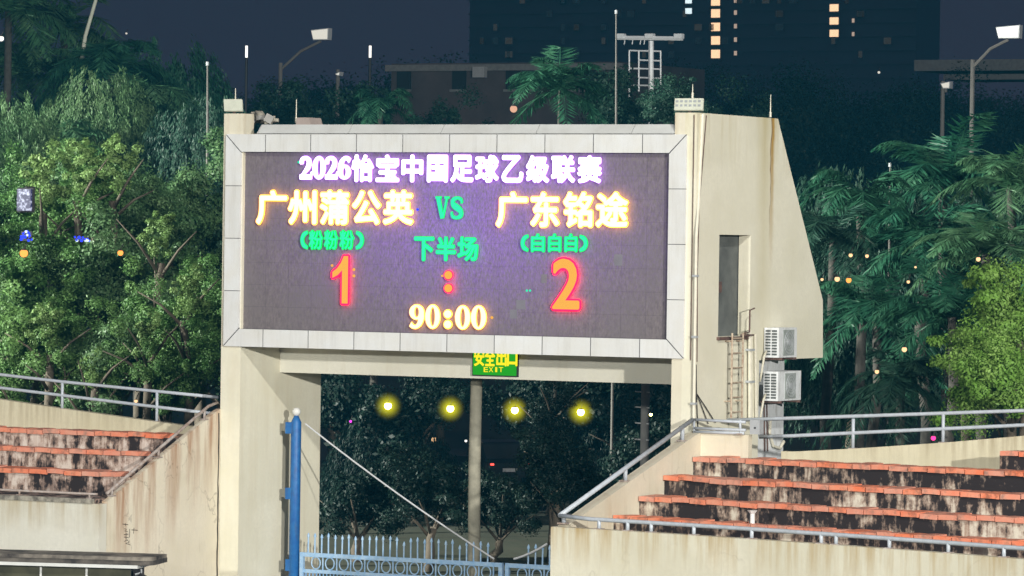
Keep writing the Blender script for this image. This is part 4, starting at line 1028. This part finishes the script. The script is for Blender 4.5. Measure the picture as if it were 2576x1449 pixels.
for a in [
    (40, 600, 17, 'broad', 'leaf_b', 1.0, 'grey green leafy tree at the left picture edge around the blue lights'),
    (165, 525, 14, 'broad', 'leaf_a', 0.82, 'bright leafy tree rising highest in the left thicket'),
    (300, 520, 16, 'broad', 'leaf_b', 0.85, 'leafy tree with rounded pale tops left of centre in the left thicket'),
    (430, 520, 19, 'broad', 'leaf_b', 1.0, 'dull green leafy tree up against the upper left of the board'),
    (520, 640, 22, 'broad', 'leaf_d', 1.0, 'dark leafy tree close behind the left edge of the board'),
    (100, 760, 11, 'broad', 'leaf_a', 0.9, 'leafy tree below the orange lamp at the far left'),
    (235, 700, 12, 'broad', 'leaf_b', 0.9, 'leafy tree below the blue light bar in the left thicket'),
    (360, 760, 13, 'broad', 'leaf_b', 0.95, 'olive leafy tree in the middle of the left thicket'),
    (480, 800, 10, 'broad', 'leaf_a', 0.72, 'leafy tree with light sprays beside the left edge of the board'),
    (-130, 720, 11, 'broad', 'leaf_a', 1.0, 'leafy tree just outside the left picture edge'),
    (-120, 920, 9, 'broad', 'leaf_b', 0.85, 'low leafy tree just outside the left picture edge'),
    (40, 930, 8, 'broad', 'leaf_a', 0.8, 'low leafy tree above the railing at the far left'),
    (170, 920, 8.5, 'broad', 'leaf_a', 0.78, 'low bright leafy tree above the left railing, second from the left'),
    (300, 900, 9, 'broad', 'leaf_b', 0.8, 'low leafy tree above the left railing, third from the left'),
    (425, 940, 8, 'broad', 'leaf_a', 0.62, 'low leafy tree above the left railing nearest the pillar'),
    (560, 900, 16, 'broad', 'leaf_d', 0.9, 'dark leafy tree behind the left pillar'),
    (105, 450, 12, 'broad', 'leaf_s', 0.9, 'pale sprig standing up at the top of the left thicket, left one'),
    (205, 430, 12.5, 'broad', 'leaf_s', 0.75, 'pale sprig at the top of the left thicket, right of the first'),
    (295, 425, 13, 'broad', 'leaf_s', 0.8, 'rounded pale sprig above the middle of the left thicket'),
    (400, 600, 10, 'broad', 'leaf_s', 0.6, 'pale sprig in the left thicket left of the team name'),
    (470, 740, 8, 'broad', 'leaf_s', 0.65, 'pale upright sprig close to the left edge of the board'),
    (375, 850, 7.5, 'broad', 'leaf_s', 0.55, 'pale sprig low in the middle of the left thicket'),
    (120, 830, 7.5, 'broad', 'leaf_s', 0.6, 'pale sprig low at the left of the thicket'),
    (230, 930, 7, 'broad', 'leaf_s', 0.5, 'pale sprig just above the left railing'),
]: tree(*a, group=GL)
for a in [
    (20, 30, 40, 'palm', 'palm_l', 1.3, 'palm in the top left corner of the picture'),
    (350, 265, 38, 'palm', 'palm_l', 1.1, 'palm with drooping fronds left of the left lamp panel'),
    (165, 70, 46, 'palm', 'palm_l', 1.35, 'tall palm with upright fronds at the top left'),
    (280, 190, 40, 'palm', 'palm', 1.25, 'palm with pale hanging fronds at the upper left'),
    (55, 190, 44, 'palm', 'palm_l', 1.3, 'palm at the left edge below the white lamp'),
    (130, 390, 34, 'palm', 'palm_l', 1.2, 'palm with drooping fronds above the left thicket'),
    (1405, 225, 38, 'palm', 'palm', 0.94, 'palm with arching fronds behind the top of the board'),
    (955, 270, 44, 'palm', 'palm', 0.7, 'small dim palm behind the top left of the board'),
    (2385, 455, 30, 'palm', 'palm', 1.25, 'large palm with arching fronds right of the tower'),
    (2170, 510, 26, 'palm', 'palm', 0.95, 'palm just right of the tower side wall'),
    (2545, 470, 27, 'palm', 'palm_l', 0.95, 'palm at the right picture edge'),
    (2200, 790, 20, 'palm', 'palm', 0.95, 'palm between the warm lamps on the right'),
    (2390, 800, 18, 'palm', 'palm', 1.0, 'palm with spreading fronds left of the bright tree'),
    (2480, 640, 22, 'palm', 'palm_l', 0.9, 'palm behind the warm lamp near the right edge'),
    (2260, 960, 16, 'palm', 'leaf_d', 0.8, 'dark palm low behind the right railing'),
    (2330, 620, 24, 'palm', 'palm', 1.2, 'palm with hanging fronds below the large right palm'),
    (2090, 600, 24, 'palm', 'leaf_d', 0.9, 'dark palm half hidden by the tower side wall'),
    (2760, 560, 26, 'palm', 'palm', 1.1, 'palm just outside the right picture edge'),
    (2900, 700, 22, 'palm', 'palm', 1.0, 'palm further outside the right picture edge'),
]: tree(*a, group='palms around the stadium')
for a in [
    (420, 330, 46, 'weep', 'palm', 1.25, 'dim drooping tree above the left thicket beside the left lamp panel'),
    (250, 370, 36, 'weep', 'leaf_b', 1.0, 'dim drooping tree between the palms at the upper left'),
    (20, 420, 30, 'weep', 'leaf_b', 0.9, 'drooping tree at the left edge above the blue lights'),
    (510, 440, 34, 'weep', 'leaf_d', 1.0, 'dark drooping tree touching the left lamp panel'),
    (2140, 960, 30, 'weep', 'leaf_d', 1.2, 'dark drooping tree behind the air conditioners'),
    (2340, 900, 32, 'weep', 'leaf_d', 1.5, 'dark drooping tree above the right railing'),
    (2150, 720, 36, 'weep', 'leaf_d', 1.4, 'dark drooping tree behind the warm lamps on the right'),
    (2440, 760, 38, 'weep', 'leaf_d', 1.6, 'dark drooping tree behind the palms near the right edge'),
    (2720, 800, 34, 'weep', 'leaf_d', 1.6, 'dark drooping tree outside the right picture edge'),
    (-120, 480, 26, 'weep', 'leaf_b', 1.1, 'drooping tree outside the left picture edge'),
]: tree(*a, group='drooping trees around the stadium')
for a in [
    (2575, 790, 7, 'broad', 'leaf_c', 0.78, 'bright yellow green tree at the right edge, upper crown'),
    (2555, 960, 6, 'broad', 'leaf_c', 0.80, 'bright yellow green tree at the right edge, lower crown by the railing'),
    (2760, 930, 9, 'broad', 'leaf_c', 0.8, 'bright yellow green tree outside the right picture edge'),
]: tree(*a, group='bright trees at the right edge')
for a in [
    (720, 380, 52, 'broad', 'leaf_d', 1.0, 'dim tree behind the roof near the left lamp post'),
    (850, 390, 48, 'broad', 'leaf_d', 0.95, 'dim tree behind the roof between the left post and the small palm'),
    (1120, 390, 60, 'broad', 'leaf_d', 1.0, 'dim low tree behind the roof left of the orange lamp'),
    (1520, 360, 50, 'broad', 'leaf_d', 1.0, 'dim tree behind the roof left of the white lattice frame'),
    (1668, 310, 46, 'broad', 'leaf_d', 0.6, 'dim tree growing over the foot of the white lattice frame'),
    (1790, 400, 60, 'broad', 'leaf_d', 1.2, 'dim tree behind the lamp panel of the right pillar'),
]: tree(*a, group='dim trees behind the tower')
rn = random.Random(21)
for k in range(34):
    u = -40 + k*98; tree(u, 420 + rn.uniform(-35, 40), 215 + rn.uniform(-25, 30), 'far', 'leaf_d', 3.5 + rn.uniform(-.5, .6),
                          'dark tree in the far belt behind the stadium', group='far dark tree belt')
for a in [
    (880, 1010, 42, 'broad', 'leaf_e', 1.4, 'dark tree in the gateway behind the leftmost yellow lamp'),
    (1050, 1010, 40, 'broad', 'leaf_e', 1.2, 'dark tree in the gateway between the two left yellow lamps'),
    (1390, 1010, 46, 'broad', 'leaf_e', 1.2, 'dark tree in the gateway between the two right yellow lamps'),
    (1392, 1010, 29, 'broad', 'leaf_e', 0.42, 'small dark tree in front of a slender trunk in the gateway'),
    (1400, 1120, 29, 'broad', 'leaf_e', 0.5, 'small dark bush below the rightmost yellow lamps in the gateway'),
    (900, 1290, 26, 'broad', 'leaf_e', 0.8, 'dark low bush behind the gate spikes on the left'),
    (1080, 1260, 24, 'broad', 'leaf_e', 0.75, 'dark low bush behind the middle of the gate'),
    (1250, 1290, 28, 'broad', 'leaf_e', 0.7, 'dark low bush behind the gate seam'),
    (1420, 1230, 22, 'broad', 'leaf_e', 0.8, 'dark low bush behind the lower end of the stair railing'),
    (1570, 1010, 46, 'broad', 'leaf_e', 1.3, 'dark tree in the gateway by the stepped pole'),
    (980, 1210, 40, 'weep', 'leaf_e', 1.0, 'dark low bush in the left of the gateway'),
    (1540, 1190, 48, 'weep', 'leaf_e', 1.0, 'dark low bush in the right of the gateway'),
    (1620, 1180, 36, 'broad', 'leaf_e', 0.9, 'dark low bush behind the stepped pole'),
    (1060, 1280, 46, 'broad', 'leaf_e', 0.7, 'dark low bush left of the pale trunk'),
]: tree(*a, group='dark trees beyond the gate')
# pale trunk in the gateway and a slanting trunk at the top left
q = at(1193, 1300, Y=2.5); t = thing('thick_post', (q.x, 2.5, 0), 'thick round pale post standing behind the gate under the exit sign', 'post')
MB().tube([(q.x, 2.5, 0), (q.x + 0.01, 2.5, 2.0), (q.x - 0.01, 2.5, 4.0), (q.x + 0.01, 2.5, BZ - 0.525)], [0.128, 0.122, 0.118, 0.112], 14).build('shaft', plain('weathered_post', (0.34, 0.32, 0.25), 0.9, scale=5, second=(0.20, 0.19, 0.15), bumpk=0.6), t, True)
MB().tube([(q.x, 2.5, 0), (q.x, 2.5, 0.12)], 0.20, 14).build('footing', M['concrete'], t, True)
a, b = at(204, 165, Y=40), at(247, -20, Y=40)
t = thing('slanting_palm', (a.x, 40, 0), 'slender leaning pale palm trunk at the top left', 'palm tree')
MB().tube([(a.x - 0.5, 40, 0), a, (a.x + 0.14, 40, (a.z*0.6 + b.z*0.4)), b, b + Vector((0.3, 0, 1.2))], [0.12, 0.075, 0.06, 0.055, 0.05], 8).build('trunk', plain('lit_trunk', (0.55, 0.56, 0.46), 0.9), t, True)
c = link_mesh('crown', CR['palm', 'palm_l', 1], t); c.location = b + Vector((0.3, 0, 1.2)) - t.location

# ------------------------------------------------------------------ far buildings
TY = 800.0
def far_pt(u, v, Y=TY): return at(u, v, Y=Y)
fa, fbb = far_pt(1178, 300), far_pt(2302, 300)
ft = thing('tower_block', (fa.x, TY, 0), 'huge dark tower block with columns of lit windows in the background', 'building')
tall = far_pt(1700, -260).z
MB().box(fa.x, fbb.x, TY, TY + 13, 0, tall).build('wall', M['tower_far'], ft)
flo = MB(); z = 3.0
while z < tall:
    flo.box(fa.x - 0.3, fbb.x + 0.3, TY - 0.35, TY - 0.01, z - 0.25, z); z += 3.0
flo.build('floor_ledges', M['tower_far'], ft)
def far_win(u, v, wpx, hpx, mat):
    a = far_pt(u - wpx/2, v + hpx/2); b = far_pt(u + wpx/2, v - hpx/2)
    f = MB().box(a.x - 0.25, b.x + 0.25, TY - 0.55, TY - 0.351, a.z - 0.25, b.z + 0.2).build('window', M['tower_far'], ft)
    MB().box(a.x, b.x, TY - 0.65, TY - 0.555, a.z, b.z).build('pane', mat, f)
wr = random.Random(8); faint = [emit('faint_window_%d' % k, c_, s_) for k, (c_, s_) in enumerate((((1.0, 0.7, 0.45), 0.018), ((0.7, 0.85, 1.0), 0.014), ((1.0, 0.8, 0.6), 0.035)))]
for k in range(45):
    far_win(1215 + 34*wr.randrange(31), 1 + 34*wr.randrange(5), wr.choice((9, 13, 18)), 16, wr.choice(faint))
for v in (4, 34, 68, 102, 136): far_win(1803, v, 22, 21, M['win_warm']); far_win(1853, v - 2, 7, 11, M['win_dim'])
for v in (20, 53, 84): far_win(2101, v, 22, 18, M['win_warm'])
for v in (52, 86): far_win(2149, v, 6, 10, M['win_dim'])
for v in (2, 28): far_win(1735, v, 16, 14, M['win_white'])
# older brown building behind the roof
ba, bb = at(985, 160, Y=170), at(1560, 160, Y=170)
ob = thing('old_building', (ba.x, 170, 0), 'low brownish building with dark windows behind the board', 'building')
MB().box(ba.x, bb.x, 170, 182, 0, ba.z).build('wall', M['brick_far'], ob)
MB().box(ba.x - 0.3, bb.x + 0.3, 169.7, 169.99, ba.z - 0.5, ba.z - 0.1).build('cornice', M['concrete'], ob)
for u in (1016, 1155, 1290, 1330, 1430, 1480):
    a, b = at(u - 17, 225, Y=169.9), at(u + 17, 170, Y=169.9)
    w_ = MB().box(a.x, b.x, 169.85, 169.99, a.z, b.z).build('window', M['dark'], ob)
    MB().box(a.x - 0.1, b.x + 0.1, 169.7, 169.849, a.z - 0.15, a.z).build('sill', M['concrete'], w_)
a, b = at(1192, 195, Y=169.5), at(1222, 168, Y=169.5)
MB().box(a.x, b.x, 169.3, 169.69, a.z, b.z).build('awning', M['coping'], ob)
# elevated road at the right
va, vb = at(2300, 150, Y=210), at(2600, 150, Y=210)
vd = thing('viaduct', (va.x, 210, 0), 'grey elevated road beam crossing behind the right lamp mast', 'viaduct')
h1 = (at(2400, 150, Y=210).z, at(2400, 178, Y=210).z, at(2400, 186, Y=210).z, at(2400, 200, Y=210).z)
MB().box(va.x, vb.x + 60, 210, 216, h1[1], h1[0]).build('deck', M['concrete'], vd)
MB().box(va.x + 2, vb.x + 60, 210.5, 215, h1[3], h1[2]).build('girder', M['concrete'], vd)
for xx in (va.x + 12, va.x + 40): MB().box(xx, xx + 1.4, 212, 213.5, 0, h1[3]).build('pier', M['concrete'], vd)

# ------------------------------------------------------------------ masts and lamps
def mast(u_pole, v_top, u_head, v_head, wpx, hpx, Y, label, mat, extra=0):
    b = at(u_pole, v_top, Y=Y); h = at(u_head, v_head, Y=Y)
    t = thing('lamp_mast', (b.x, Y, 0), label, 'lamp mast', 'lamp masts behind the tower')
    MB().tube([(b.x, Y, 0), (b.x, Y, b.z)], [0.11, 0.07], 8).build('pole', M['pole_dim'], t)
    MB().tube([(b.x, Y, b.z - 0.25), (b.x*0.5 + h.x*0.5, Y, b.z*0.55 + h.z*0.45 - 0.05), (h.x, Y, h.z - 0.25)], 0.05, 6).build('arm', M['pole_dim'], t)
    a = at(u_head - wpx/2, v_head + hpx/2, Y=Y); c = at(u_head + wpx/2, v_head - hpx/2, Y=Y)
    hd = MB().prism([(a.x + 0.10, a.z), (c.x, a.z), (c.x + 0.02, c.z), (a.x, c.z - 0.06)], Y - 0.10, Y + 0.15, 'y').build('lamp_head', M['steel'], t)
    MB().prism([(a.x + 0.12, a.z + 0.03), (c.x - 0.03, a.z + 0.03), (c.x - 0.02, c.z - 0.03), (a.x + 0.04, c.z - 0.09)], Y - 0.125, Y - 0.105, 'y').build('lens', mat, hd)
    return t
mast(706, 158, 807, 86, 44, 30, 62, 'lamp mast with one white head on an arm behind the board top left', M['lamp_soft'])
mast(2447, 150, 2537, 80, 60, 34, 58, 'lamp mast with a glaring white head at the top right', M['lamp_white'])
mast(850, 175, 852, 186, 12, 10, 66, 'short lamp mast with a dull head right of the left lamp mast', M['lamp_soft'])
mast(2372, 204, 2380, 214, 24, 18, 70, 'small lamp mast with a white head below the elevated road', M['lamp_soft'])
def thin_pole(u, v0, v1, Y, r0_, label):
    a, b = at(u, v1, Y=Y), at(u, v0, Y=Y)
    t = thing('thin_pole', (a.x, Y, 0), label, 'pole', 'thin poles behind the tower')
    MB().tube([(a.x, Y, 0), (a.x, Y, a.z), (b.x, Y, b.z)], [r0_*1.3, r0_, r0_*0.6], 7).build('shaft', M['pole_dim'], t)
    MB().tube([(b.x, Y, b.z - 0.05), (b.x, Y, b.z + 0.05)], r0_*1.2, 6).build('tip', M['steel'], t)
thin_pole(1550, 30, 305, 36, 0.032, 'tall thin pole left of the white lattice frame')
thin_pole(522, 160, 330, 30, 0.035, 'thin pole at the upper left above the thicket')
thin_pole(2239, 415, 520, 30, 0.030, 'thin pole between the palms right of the tower')
# white lattice frame
LYY = 55.0
fr0 = at(1620, 250, Y=LYY); lt = thing('lattice_frame', (fr0.x, LYY, 0), 'bright white steel lattice frame with a crossbar behind the tower', 'frame')
wm = emit('floodlit_white', (0.9, 0.97, 1.0), 0.85); wm = plain('fresh_white_steel', (0.82, 0.84, 0.86), 0.4)
def lbar(u0, v0, u1, v1, w_, nm):
    a, b = at(u0, v0, Y=LYY), at(u1, v1, Y=LYY); MB().tube([a, b], w_, 6).build(nm, wm, lt)
lbar(1554, 95, 1717, 97, 0.075, 'crossbar'); 
for u in (1562, 1635, 1708): 
    a = at(u, 92, Y=LYY); MB().box(a.x - 0.14, a.x + 0.14, LYY - 0.1, LYY + 0.1, a.z - 0.06, a.z + 0.09).build('joint_plate', wm, lt)
lbar(1638, 103, 1638, 225, 0.085, 'column'); a = at(1638, 225, Y=LYY)
MB().tube([(a.x, LYY, 0), a], 0.08, 8).build('column', wm, lt)
lbar(1583, 126, 1583, 255, 0.028, 'upright'); lbar(1607, 128, 1607, 230, 0.028, 'upright'); lbar(1662, 128, 1662, 215, 0.026, 'upright')
for v, u0, u1 in ((127, 1583, 1662), (151, 1607, 1662), (172, 1583, 1662), (195, 1607, 1662), (214, 1583, 1662)): lbar(u0, v, u1, v + 2, 0.028, 'crosspiece')
for u in (1572, 1592, 1612, 1622): lbar(u, 101, u - 2, 112, 0.018, 'hook')

def lamp_bloom(name, col, k, R):      # bloom round a lamp, painted as emission: strongest in the middle
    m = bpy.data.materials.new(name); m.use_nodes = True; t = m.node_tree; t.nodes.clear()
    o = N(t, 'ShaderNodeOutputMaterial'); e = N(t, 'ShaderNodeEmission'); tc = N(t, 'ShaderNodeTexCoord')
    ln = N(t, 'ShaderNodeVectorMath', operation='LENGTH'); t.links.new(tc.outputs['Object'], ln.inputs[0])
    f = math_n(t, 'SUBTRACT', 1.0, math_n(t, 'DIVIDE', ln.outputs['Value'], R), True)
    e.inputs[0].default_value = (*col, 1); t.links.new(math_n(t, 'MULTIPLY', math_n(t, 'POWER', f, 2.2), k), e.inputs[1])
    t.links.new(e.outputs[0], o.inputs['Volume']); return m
M['bloom_yellow'] = lamp_bloom('yellow_bloom', (0.62, 0.58, 0.01), 6.0, 0.43)
def lamp(u, v, Y, r_px, mat, label, cat='lamp', name='hanging_lamp', group='small lamps in the background', bloom_ball=None):
    p = at(u, v, Y=Y); pr = float(r_px*np.linalg.norm(np.array(p) - CAM)/FPX)
    t = thing(name, (p.x, Y, p.z), label, cat, group)
    MB().ball(p, pr, 10, 6).build('globe', mat, t, True)
    MB().tube([(p.x, Y, p.z + pr*0.75), (p.x, Y, p.z + pr*1.15)], [pr*0.8, pr*0.3], 8).build('cap', M['cable'], t)
    MB().tube([(p.x, Y, p.z + pr), (p.x, Y + 0.1, p.z + pr + 0.12)], 0.010, 5).build('cord', M['cable'], t)
    if bloom_ball is not None:
        
        MB().ball(p, 0.43, 18, 12).build('bloom_ball', bloom_ball, t, True)
    return t
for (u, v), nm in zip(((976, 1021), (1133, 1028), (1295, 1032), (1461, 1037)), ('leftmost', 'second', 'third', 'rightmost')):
    lamp(u, v, 33, 9.0, M['lamp_yellow'], bloom_ball=M['bloom_yellow'], label=nm + ' of the four glaring yellow lamps in the gateway' if nm in ('leftmost', 'rightmost') else nm + ' from the left of the four glaring yellow lamps in the gateway', group='yellow lamps in the gateway')
for u, v, Y, r_, mk, lb_ in [
    (2140, 642, 12, 6, 'lamp_warm', 'upper warm lamp nearest the tower on the right'), (2181, 644, 12, 5.5, 'lamp_warm', 'upper warm lamp second from the tower on the right'),
    (2068, 703, 12, 4.5, 'lamp_warm', 'warm lamp touching the slanting edge of the tower'), (2106, 702, 12, 8, 'lamp_warm', 'lower warm lamp second from the tower edge'), (2135, 705, 12, 8, 'lamp_orange', 'lower amber lamp third from the tower edge'),
    (2285, 709, 12, 5, 'lamp_warm', 'small warm lamp in the drooping fronds on the right'), (2461, 652, 10, 7, 'lamp_warm', 'warm lamp near the right edge beside the bright tree'), (2303, 672, 12, 3.5, 'lamp_warm', 'tiny warm lamp right of the lower amber lamps'),
    (2275, 879, 10, 8, 'lamp_warm', 'warm lamp low in the dark right of the tower'), (2206, 935, 10, 6.5, 'lamp_warm', 'pinkish warm lamp just above the right railing'), (2211, 182, 60, 4, 'lamp_soft', 'tiny white lamp high in the dark on the right'),
    (60, 637, 5.5, 12, 'lamp_orange', 'round orange lamp at the far left in the thicket'), (303, 636, 5.5, 8.5, 'lamp_orange', 'small orange lamp in the middle of the left thicket'),
    (1292, 274, 30, 11, 'lamp_pinkish', 'pinkish orange lamp glowing behind the top of the board'), (3, 97, 30, 8, 'lamp_white', 'white lamp at the left picture edge near the top'),
    (342, 1009, 3, 5, 'lamp_warm', 'tiny warm lamp seen through the left railing'),
    (882, 1060, 34, 4, 'lamp_magenta', 'tiny magenta light in the left of the gateway'), (1092, 1106, 60, 8, 'lamp_warm', 'cluster lamp glowing behind bushes in the gateway'), (964, 1103, 60, 4.5, 'lamp_warm', 'tiny warm lamp left of the glowing cluster in the gateway'),
    (1232, 1112, 60, 5, 'lamp_warm', 'tiny warm lamp right of the pale trunk in the gateway'), (1172, 1109, 60, 4, 'lamp_white', 'tiny white lamp left of the pale trunk in the gateway'), (1637, 1043, 20, 4.5, 'lamp_yellow', 'tiny yellow lamp beside the stepped pole'),
    (2348, 1102, 3.5, 7.5, 'lamp_pink', 'glowing pink lamp behind the right railing'), (318, 84, 60, 3, 'lamp_soft', 'tiny white lamp in the sky left of the left mast')]:
    lamp(u, v, Y, r_*0.85, M[mk], lb_)
for u, lb_ in ((620, 'left of two short upright white light tubes above the roof'), (931, 'right of two short upright white light tubes above the roof')):
    p = at(u, 130, Y=90); t = thing('light_tube', (p.x, 90, 0), lb_, 'lamp', 'upright light tubes')
    a, b = at(u, 145, Y=90), at(u, 115, Y=90)
    MB().tube([(a.x, 90, a.z), (a.x, 90, b.z)], 0.055, 8).build('tube', M['lamp_white'], t); MB().tube([(a.x, 90, 0), (a.x, 90, a.z)], 0.06, 6).build('pole', M['cable'], t)
# glimmering sign and blue light bars among the left trees
def glim():
    m, t, b = nt('glimmering_sign'); g = N(t, 'ShaderNodeNewGeometry')
    n = noise(t, g.outputs['Position'], 14.0, 2, 0.5); b.inputs['Base Color'].default_value = (0.02, 0.02, 0.05, 1)
    t.links.new(ramp(t, n, 0.48, 0.66, (0.01, 0.01, 0.06, 1), (0.75, 0.80, 1.0, 1)), b.inputs['Emission Color']); b.inputs['Emission Strength'].default_value = 1.0
    return m
def sign_box(u0, u1, v0, v1, Y, mat, label, name='light_sign'):
    a, b = at(u0, v1, Y=Y), at(u1, v0, Y=Y); t = thing(name, (a.x, Y, 0), label, 'sign')
    MB().box(a.x, b.x, Y, Y + 0.06, a.z, b.z).build('face', mat, t); MB().box(a.x - 0.03, b.x + 0.03, Y + 0.061, Y + 0.12, a.z - 0.03, b.z + 0.03).build('case', M['dark'], t)
    MB().box((a.x + b.x)/2 - 0.02, (a.x + b.x)/2 + 0.02, Y + 0.07, Y + 0.4, b.z + 0.03, b.z + 0.06).build('bracket', M['dark'], t)
sign_box(42, 77, 476, 530, 5.6, glim(), 'glimmering bluish sign at the left picture edge')
def diode_cluster(u0, u1, v0, v1, Y, n, label, seed):
    rr = random.Random(seed); c = at((u0 + u1)/2, (v0 + v1)/2, Y=Y); t = thing('blue_light_cluster', (c.x, Y, c.z), label, 'lamp', 'blue lights in the left thicket')
    for k in range(n):
        p = at(rr.uniform(u0, u1), rr.uniform(v0, v1), Y=Y + rr.uniform(-0.1, 0.2))
        MB().ball(p, rr.uniform(0.018, 0.036), 7, 5).build('diode', M['lamp_blue'] if rr.random() < 0.8 else M['win_white'], t, True)
    a, b = at(u0, v1, Y=Y + 0.25), at(u1, v0, Y=Y + 0.25)
    MB().box(a.x, b.x, Y + 0.25, Y + 0.28, a.z, b.z).build('board', M['dark'], t)
diode_cluster(52, 80, 582, 606, 5.6, 17, 'larger blue light cluster at the far left', 1)
diode_cluster(187, 224, 596, 606, 5.6, 12, 'narrow row of blue lights right of the larger blue cluster', 2)

# stepped pole in the gateway
p = at(1621, 1160, Y=9.0); t = thing('stepped_pole', (p.x, 9, 0), 'grey utility pole with step irons in the right of the gateway', 'pole')
MB().tube([(p.x, 9, 0), (p.x, 9, 7.0)], [0.10, 0.085], 10).build('shaft', M['concrete'], t, True)
for v in (985, 1024, 1064, 1105):
    q = at(1606, v, Y=8.95); MB().tube([(p.x - 0.20, 8.95, q.z), (p.x + 0.12, 8.95, q.z - 0.01)], 0.014, 5).build('step_iron', M['panel'], t)
# car beyond the gate
cq = at(1282, 1225, Z=-BZ)
car = thing('parked_car', (cq.x, cq.y, 0.01), 'dark car with red tail lights beyond the gate', 'car', rz=0.75)
def carprof(w0, w1, prof, nm, mat):
    m = MB(); m.prism(prof, w0, w1, 'x'); return m.local(nm, mat, car)
cm = plain('dark_car_paint', (0.012, 0.013, 0.016), 0.35, spec=0.4)
carprof(-0.88, 0.88, [(0, 0.30), (0.02, 0.80), (0.15, 0.95), (4.3, 0.85), (4.45, 0.60), (4.42, 0.30)], 'body', cm)
carprof(-0.76, 0.76, [(0.25, 0.94), (0.85, 1.42), (2.3, 1.45), (3.1, 0.92)], 'cabin', M['dark'])
carprof(-0.70, 0.70, [(0.80, 1.421), (0.95, 1.47), (2.2, 1.49), (2.35, 1.452)], 'roof', cm)
for x in (-0.80, 0.80):
    for y in (0.85, 3.6):
        wh = MB().tube([(x - 0.1, y, 0.32), (x + 0.1, y, 0.32)], 0.32, 14).local('wheel', M['cable'], car)
        MB().tube([(x - 0.11, y, 0.32), (x + 0.11, y, 0.32)], 0.18, 10).local('rim', M['steel'], wh)
for x in (-0.62, 0.62): MB().box(x - 0.06, x + 0.06, -0.03, 0.0, 0.72, 0.78).local('tail_light', M['lamp_red'], car)
MB().box(-0.25, 0.25, -0.03, 0.005, 0.50, 0.62).local('number_plate', M['panel'], car)

# ------------------------------------------------------------------ thin blue haze added to lift the dark tones, lit by the floodlights
hm = bpy.data.materials.new('tone_lift_haze'); hm.use_nodes = True; ht = hm.node_tree; ht.nodes.clear()
ho = N(ht, 'ShaderNodeOutputMaterial'); hv = N(ht, 'ShaderNodeVolumePrincipled')
hv.inputs['Color'].default_value = (0.07, 0.60, 1.0, 1); hv.inputs['Density'].default_value = 0.00028; hv.inputs['Anisotropy'].default_value = 0.0
ht.links.new(hv.outputs[0], ho.inputs['Volume'])
tag(MB().box(-900, 700, -160, 1000, -1.0, 130.0).build('haze', hm), kind='stuff')
